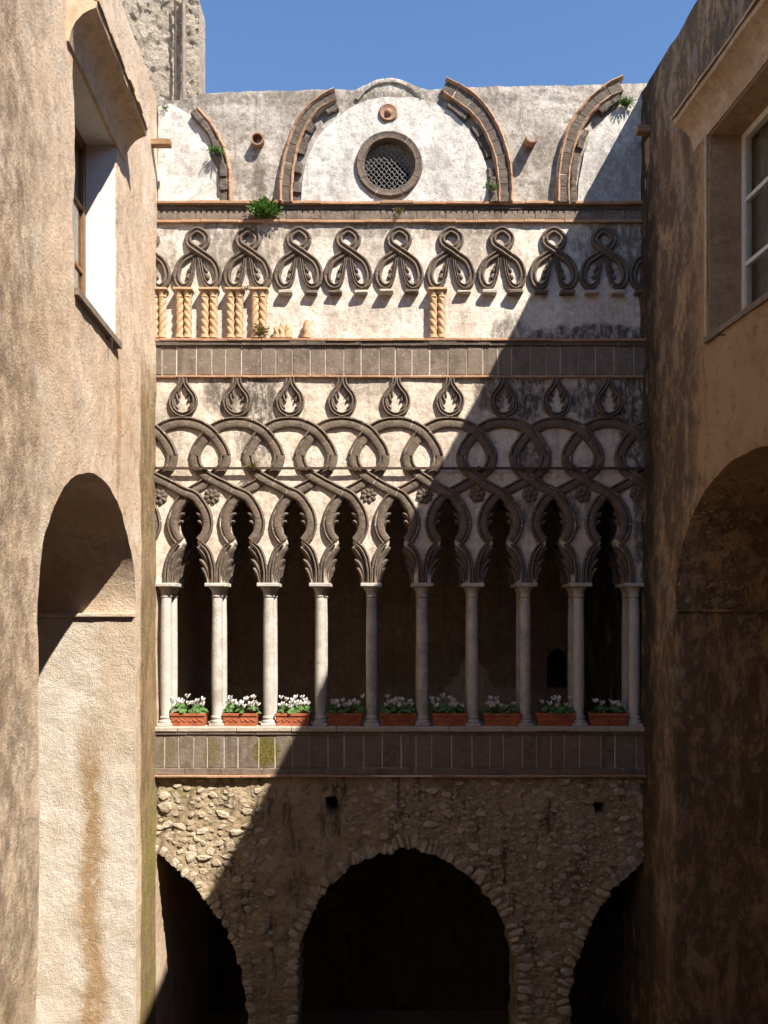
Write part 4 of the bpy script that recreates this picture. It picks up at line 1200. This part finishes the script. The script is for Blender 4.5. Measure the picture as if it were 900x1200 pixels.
# stones
def stone_mesh(c, poly, h, y0):
    """poly: list of 2-d offsets"""
    n = len(poly); vs = []; fs = []
    for (sc, d) in ((1.0, -0.03), (0.98, h * .35), (0.86, h * .9), (0.45, h * 1.0)):
        for (a, b) in poly:
            vs.append((c[0] + a * sc, y0 - d - (random.uniform(-.15, .15) * h if d > 0 else 0), c[1] + b * sc))
    for l in range(3):
        for q in range(n):
            fs.append((l * n + q, l * n + (q + 1) % n, (l + 1) * n + (q + 1) % n, (l + 1) * n + q))
    fs.append(tuple(range(3 * n, 4 * n)))
    return vs, fs
loopsR = [rl]
def in_wall(x, z, marg=0.03):
    pts = np.array([(x, z), (x + marg, z), (x - marg, z), (x, z + marg), (x, z - marg)])
    return inside(pts, rl).all() and not inside(pts, hole1).any() and not inside(pts, hole2).any()
stones = []
# voussoirs round the arches
def voussoirs(path, side, lo, hi, ln_lo, ln_hi, skip=0.1):
    P = resample(np.array(path), 0.01)
    t = np.gradient(P, axis=0); t /= np.linalg.norm(t, axis=1)[:, None]
    nr_ = np.stack([-t[:, 1], t[:, 0]], 1) * side
    i = 0
    while i < len(P) - 8:
        w = random.uniform(lo, hi); j = min(len(P) - 1, i + int(w / 0.01)); m = (i + j) // 2
        L = random.uniform(ln_lo, ln_hi)
        if random.random() > skip:
            c = P[m] + nr_[m] * (L / 2 - 0.012)
            k = 9; poly = []
            ph = random.uniform(-.15, .15)
            T = t[m] * math.cos(ph) + nr_[m] * math.sin(ph); N = nr_[m] * math.cos(ph) - t[m] * math.sin(ph)
            for q in range(k):
                a = 2 * math.pi * q / k + random.uniform(-.15, .15)
                ca, sa = math.cos(a), math.sin(a)
                e = 1 / max(abs(ca), abs(sa)) ** 0.7
                poly.append(tuple(T * (ca * e * w * .46 * random.uniform(.8, 1.05)) + N * (sa * e * L * .46 * random.uniform(.85, 1.05))))
            if fx(160) < c[0] < fx(770) and c[1] > fz(1215):
                stones.append((c, poly, random.uniform(0.005, 0.04), (w * L)))
        i = j + 1
voussoirs(a_mid, 1, 0.055, 0.10, 0.13, 0.22)
voussoirs(a_lft, 1, 0.06, 0.11, 0.09, 0.15)
voussoirs(a_rgt, 1, 0.06, 0.10, 0.13, 0.22)
vcent = [np.array(s[0]) for s in stones]
# random rubble: dart throwing with size, denser where the plaster is gone
cands = []
tries = 0
rs = random.Random(11)
while tries < 22000 and len(cands) < 900:
    tries += 1
    px = rs.uniform(184, 765); py = rs.uniform(913, 1215)
    plast = math.exp(-((px - 365) / 70) ** 2) * (1 if py < 1190 else 0.4)
    if fbm(px * .01, py * .01, 2.2, 90) * 0.5 + rs.random() < plast * 1.5: continue
    rad = rs.choice((0.028, 0.034, 0.04, 0.05, 0.06, 0.08)) if tries < 9000 else rs.choice((0.02, 0.026, 0.034))
    x, z = fx(px), fz(py)
    if not in_wall(x, z, rad * 0.8): continue
    ok = True
    for (c2, r2) in cands:
        if (x - c2[0]) ** 2 + ((z - c2[1]) * 1.45) ** 2 < ((rad + r2) * 0.93) ** 2: ok = False; break
    if not ok: continue
    for c2 in vcent:
        if (x - c2[0]) ** 2 + (z - c2[1]) ** 2 < (rad + 0.065) ** 2: ok = False; break
    if ok: cands.append(((x, z), rad))
for (c, rad) in cands:
    n = rs.choice((5, 6, 6, 7)); asp = rs.uniform(0.45, 0.8); ph = rs.uniform(-.5, .35); poly = []
    for q in range(n):
        a = 2 * math.pi * q / n + rs.uniform(-.3, .3); rr_ = rad * rs.uniform(.75, 1.3)
        u, w = rr_ * math.cos(a), rr_ * asp * math.sin(a)
        poly.append((u * math.cos(ph) - w * math.sin(ph), u * math.sin(ph) + w * math.cos(ph)))
    stones.append((c, poly, rad * rs.uniform(0.05, 0.38), rad * rad * 2))
stones.sort(key=lambda s: -s[3])
rest = MB()
for i, (c, poly, h, _) in enumerate(stones):
    v, f = stone_mesh(c, poly, h, dispW(c[0], c[1]))
    if i < 300: obj('stone', v, f, 'rubble', FA, jit=0.006, jsc=16)
    else: rest.add(v, f)
if rest.v: rest.build('small_stones', 'rubble', FA, kind='stuff', jit=0.004, jsc=16)

# ---- rooms behind the facade
zf = fz(905)
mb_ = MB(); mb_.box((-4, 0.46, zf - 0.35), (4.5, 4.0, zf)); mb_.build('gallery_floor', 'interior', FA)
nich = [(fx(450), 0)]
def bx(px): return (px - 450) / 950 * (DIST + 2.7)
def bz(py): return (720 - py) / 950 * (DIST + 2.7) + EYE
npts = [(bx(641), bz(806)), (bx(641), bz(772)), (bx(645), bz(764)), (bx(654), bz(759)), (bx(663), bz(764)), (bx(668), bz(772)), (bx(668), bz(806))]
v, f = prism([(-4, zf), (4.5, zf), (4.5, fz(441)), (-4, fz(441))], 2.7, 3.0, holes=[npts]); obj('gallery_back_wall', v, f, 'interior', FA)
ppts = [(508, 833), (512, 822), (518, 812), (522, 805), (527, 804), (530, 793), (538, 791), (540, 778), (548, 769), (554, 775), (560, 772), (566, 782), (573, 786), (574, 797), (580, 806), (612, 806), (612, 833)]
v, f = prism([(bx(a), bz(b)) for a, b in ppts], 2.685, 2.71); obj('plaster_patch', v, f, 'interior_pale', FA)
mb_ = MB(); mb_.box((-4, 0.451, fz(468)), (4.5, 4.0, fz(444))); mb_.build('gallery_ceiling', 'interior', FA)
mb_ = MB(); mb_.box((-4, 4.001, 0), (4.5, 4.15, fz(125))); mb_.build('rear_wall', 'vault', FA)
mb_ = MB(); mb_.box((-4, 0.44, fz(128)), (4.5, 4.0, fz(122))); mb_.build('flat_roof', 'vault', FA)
mb_ = MB(); mb_.box((-4, 1.2, fz(250)), (4.5, 1.25, fz(129))); mb_.build('attic_dark_sheet', 'room', FA)  # near-black sheet added so the oculus reads dark

# ================================================================== flower boxes and plants
ORD = ['first', 'second', 'third', 'fourth', 'fifth', 'sixth', 'seventh', 'eighth', 'ninth']
boxx = [220, 281, 343, 404, 466, 528, 590, 652, 714]
def cyclamen(x, y, z, label, seed, nl=34, nf=9, spread=0.10, dark=False, fscale=1.0):
    r = random.Random(seed)
    t = thing('cyclamen', label, 'flower', (x, y, z), 'white cyclamens in the flower boxes')
    lv = MB(); stems = MB(); fl = MB()
    for k in range(nl):
        a = r.uniform(0, 2 * math.pi); d = spread * math.sqrt(r.random())
        hgt = 0.03 + 0.075 * (1 - (d / spread) ** 2) + r.uniform(-.015, .02)
        c = Vector((x + 1.15 * d * math.cos(a), y + 0.8 * d * math.sin(a), z + hgt))
        out = Vector((math.cos(a), math.sin(a), 0)); nrm = (Vector((0, -0.35, 1)) + out * r.uniform(.2, 1.1)).normalized()
        tx = nrm.cross(Vector((r.uniform(-1, 1), r.uniform(-1, 1), .1))).normalized(); ty = nrm.cross(tx)
        s = r.uniform(0.022, 0.036)
        pts = [(0, -.35, 0), (.55, -.75, .12), (1, -.1, .2), (.7, .6, .1), (0, 1.05, -.1), (-.7, .6, .1), (-1, -.1, .2), (-.55, -.75, .12)]
        vs = [c + tx * (p[0] * s) + ty * (p[1] * s) + nrm * (p[2] * s) for p in pts] + [c - nrm * 0.12 * s]
        lv.add(vs, [(8, i, (i + 1) % 8) for i in range(8)])
        b = Vector((x + d * .3 * math.cos(a), y + d * .3 * math.sin(a), z - 0.01)); q = 0.0018
        stems.add([b + Vector((q, 0, 0)), b - Vector((q, 0, 0)), c - Vector((q, 0, 0)), c + Vector((q, 0, 0))], [(0, 1, 2, 3)])
    for k in range(nf):
        a = r.uniform(0, 2 * math.pi); d = spread * .85 * math.sqrt(r.random())
        c = Vector((x + d * math.cos(a) * 1.1, y + d * math.sin(a) * .7, z + r.choice((r.uniform(0.08, 0.13), r.uniform(0.11, 0.19)))))
        b = Vector((x + d * .3 * math.cos(a), y + d * .3 * math.sin(a), z)); q = 0.002
        stems.add([b + Vector((q, 0, 0)), b - Vector((q, 0, 0)), c - Vector((q, 0, 0)), c + Vector((q, 0, 0))], [(0, 1, 2, 3)])
        stems.add([b + Vector((0, q, 0)), b - Vector((0, q, 0)), c - Vector((0, q, 0)), c + Vector((0, q, 0))], [(0, 1, 2, 3)])
        tilt = Vector((r.uniform(-.4, .4), r.uniform(-.5, .2), 1)).normalized()
        sx = tilt.orthogonal().normalized(); sy = tilt.cross(sx)
        for p in range(5):
            pa = 2 * math.pi * p / 5 + r.random() * .4
            od = sx * math.cos(pa) + sy * math.sin(pa); wd = tilt.cross(od)
            s = r.uniform(0.034, 0.046) * fscale
            v0 = [c + od * .004, c + od * (s * .45) + tilt * (s * .45) + wd * (s * .33), c + od * (s * .45) + tilt * (s * .45) - wd * (s * .33),
                  c + od * (s * .75) + tilt * (s * .95) + wd * (s * .26), c + od * (s * .75) + tilt * (s * .95) - wd * (s * .26), c + od * (s * .7) + tilt * (s * 1.2)]
            fl.add(v0, [(0, 1, 2), (1, 3, 4, 2), (3, 5, 4)])
    lv.build('leaves', 'leaf_dark', t); stems.build('stems', 'leaf_dry', t); fl.build('blossoms', 'petal', t)
    return t
for i, px in enumerate(boxx):
    x = fx(px); z0 = fz(851.2); y0, y1 = 0.0, 0.19
    where = 'sunlit' if i < 2 else ('half sunlit' if i == 2 else 'shaded')
    t = thing('flower_box', '%s terracotta flower box in the %s column gap from the sunlit building' % (where, ORD[i]), 'flower box', (x, 0.1, z0), 'terracotta flower boxes on the loggia sill')
    w0, w1, h = 0.19, 0.205, 0.150
    t.rotation_euler.z = random.uniform(-0.09, 0.09)
    if i >= 6: w0, w1 = 0.205, 0.222
    v = []; 
    for (w, d, z) in ((w0, 0.082, 0), (w1, 0.095, h), (w1 - .016, 0.08, h), (w0 - .02, 0.07, 0.02)):
        v += [(x - w, 0.1 - d, z0 + z), (x + w, 0.1 - d, z0 + z), (x + w, 0.1 + d, z0 + z), (x - w, 0.1 + d, z0 + z)]
    f = [(0, 3, 2, 1), (12, 13, 14, 15)]
    for l in range(3):
        for q in range(4): f.append((l * 4 + q, l * 4 + (q + 1) % 4, (l + 1) * 4 + (q + 1) % 4, (l + 1) * 4 + q))
    obj('box_body', v, f, 'terracotta', t)
    block('rim', (x - w1 - .005, 0.1 - 0.103, z0 + h - 0.03), (x + w1 + .005, 0.1 - 0.0945, z0 + h + 0.002), 'terracotta', t, 0.003, 0.001)
    gar = MB()
    for s in (-1, 1):
        for k in range(5):
            q = s * (0.02 + 0.034 * k)
            leaf_finger(gar, (x + q, z0 + 0.075 - .01 * math.sin(k)), (x + q + s * .016, z0 + 0.055 + .03 * (k % 2)), (x + q + s * .03, z0 + 0.07 - .012 * (k % 2)), .011, .009, 0.0125 - .0, 0.012)
    gar.build('embossed_garland', 'terracotta', t)
    m = MB(); m.box((x - w1 + .02, 0.1 - .076, z0 + h - .03), (x + w1 - .02, 0.1 + .076, z0 + h - .015)); m.build('soil', 'soil', t)
    for k, dx in enumerate((-0.095, 0.095)):
        nf = (11, 9, 12, 13, 13, 12, 10, 10, 8, 10, 7, 9, 8, 2, 5, 6, 4, 7)[i * 2 + k]
        cyclamen(x + dx + random.uniform(-.03, .03), 0.085 + random.uniform(-.015, .015), z0 + h - 0.02, 'white cyclamen in the %s half of the %s flower box from the sunlit building' % (('left', 'right')[k], ORD[i]), 100 + i * 2 + k,
                 nl=random.randint(26, 52), nf=nf, spread=random.uniform(0.085, 0.135), fscale=random.uniform(.85, 1.15))

def wild(px, py, y, size, n, label, mat, blade=0.5, seed=1, droop=0.2, narrow=0.16, up=0.6, name='wall_plant'):
    r = random.Random(seed)
    x, z = fx(px), fz(py)
    t = thing(name, label, 'plant', (x, y, z), None)
    lv = MB(); st = MB()
    for k in range(n):
        a = r.uniform(0, 2 * math.pi); e = r.uniform(-0.15, 1.0) * up + r.uniform(0, .5)
        d = Vector((math.cos(a) * math.cos(e), -abs(math.sin(a)) * math.cos(e) * .8 - .05, math.sin(e))).normalized()
        root = Vector((x + r.uniform(-.25, .25) * size, y + r.uniform(-.03, .02), z + r.uniform(-.05, .1) * size))
        L = size * r.uniform(.5, 1.0)
        s0 = r.uniform(0.15, 0.75)
        base = root + d * (L * s0)
        tip = root + d * (L * (s0 + blade)) - Vector((0, 0, droop * L * r.random()))
        midp = (base + tip) / 2 + Vector((0, 0, .05 * L))
        w = d.cross(Vector((r.uniform(-1, 1), r.uniform(-1, 1), r.uniform(-.3, 1)))).normalized() * (L * blade * narrow)
        lv.add([base, midp + w, tip, midp - w], [(0, 1, 2), (0, 2, 3)])
        q = Vector((.002, 0, 0)); st.add([root - q, root + q, base + q, base - q], [(0, 1, 2, 3)])
    lv.build('leaves', mat, t); st.build('stems', mat, t)
wild(311, 253, 0.02, 0.23, 420, 'bright green leafy plant growing from the cornice under the parapet', 'leaf', 0.35, 1, 0.1, 0.22, 0.9)
wild(254, 178, -0.01, 0.13, 130, 'small green plant hanging from the broken arch rib nearest the tower', 'leaf', 0.4, 2, 0.9, 0.16, 0.1)
wild(733, 122, 0.03, 0.14, 150, 'green weed at the top of the parapet beside the shaded building', 'leaf', 0.4, 3, 0.5, 0.2, 0.6)
wild(576, 225, -0.03, 0.11, 60, 'little yellow-green weed at the foot of the arch rib right of the oculus', 'leaf', 0.4, 4, 0.1, 0.22, 0.9)
wild(468, 249, 0.02, 0.09, 60, 'tiny weed on the cornice below the oculus', 'leaf_dry', 0.4, 5, 0.2, 0.2, 0.8)
wild(306, 393, -0.02, 0.17, 130, 'withered yellowish plant at the foot of the clay colonnettes', 'leaf_dry', 0.35, 6, 0.2, 0.13, 1.0)
wild(287, 341, -0.01, 0.10, 60, 'small weed under the knot above the colonnettes', 'leaf_dry', 0.4, 7, 0.5, 0.16, 0.4)
wild(297, 550, -0.08, 0.10, 90, 'small weed growing on the iron tie bar', 'leaf_dry', 0.4, 8, 0.2, 0.18, 0.8)
wild(192, 126, 0.04, 0.07, 50, 'tiny yellow-green weed on the parapet at the sunlit corner', 'leaf', 0.4, 9, 0.2, 0.2, 0.8)
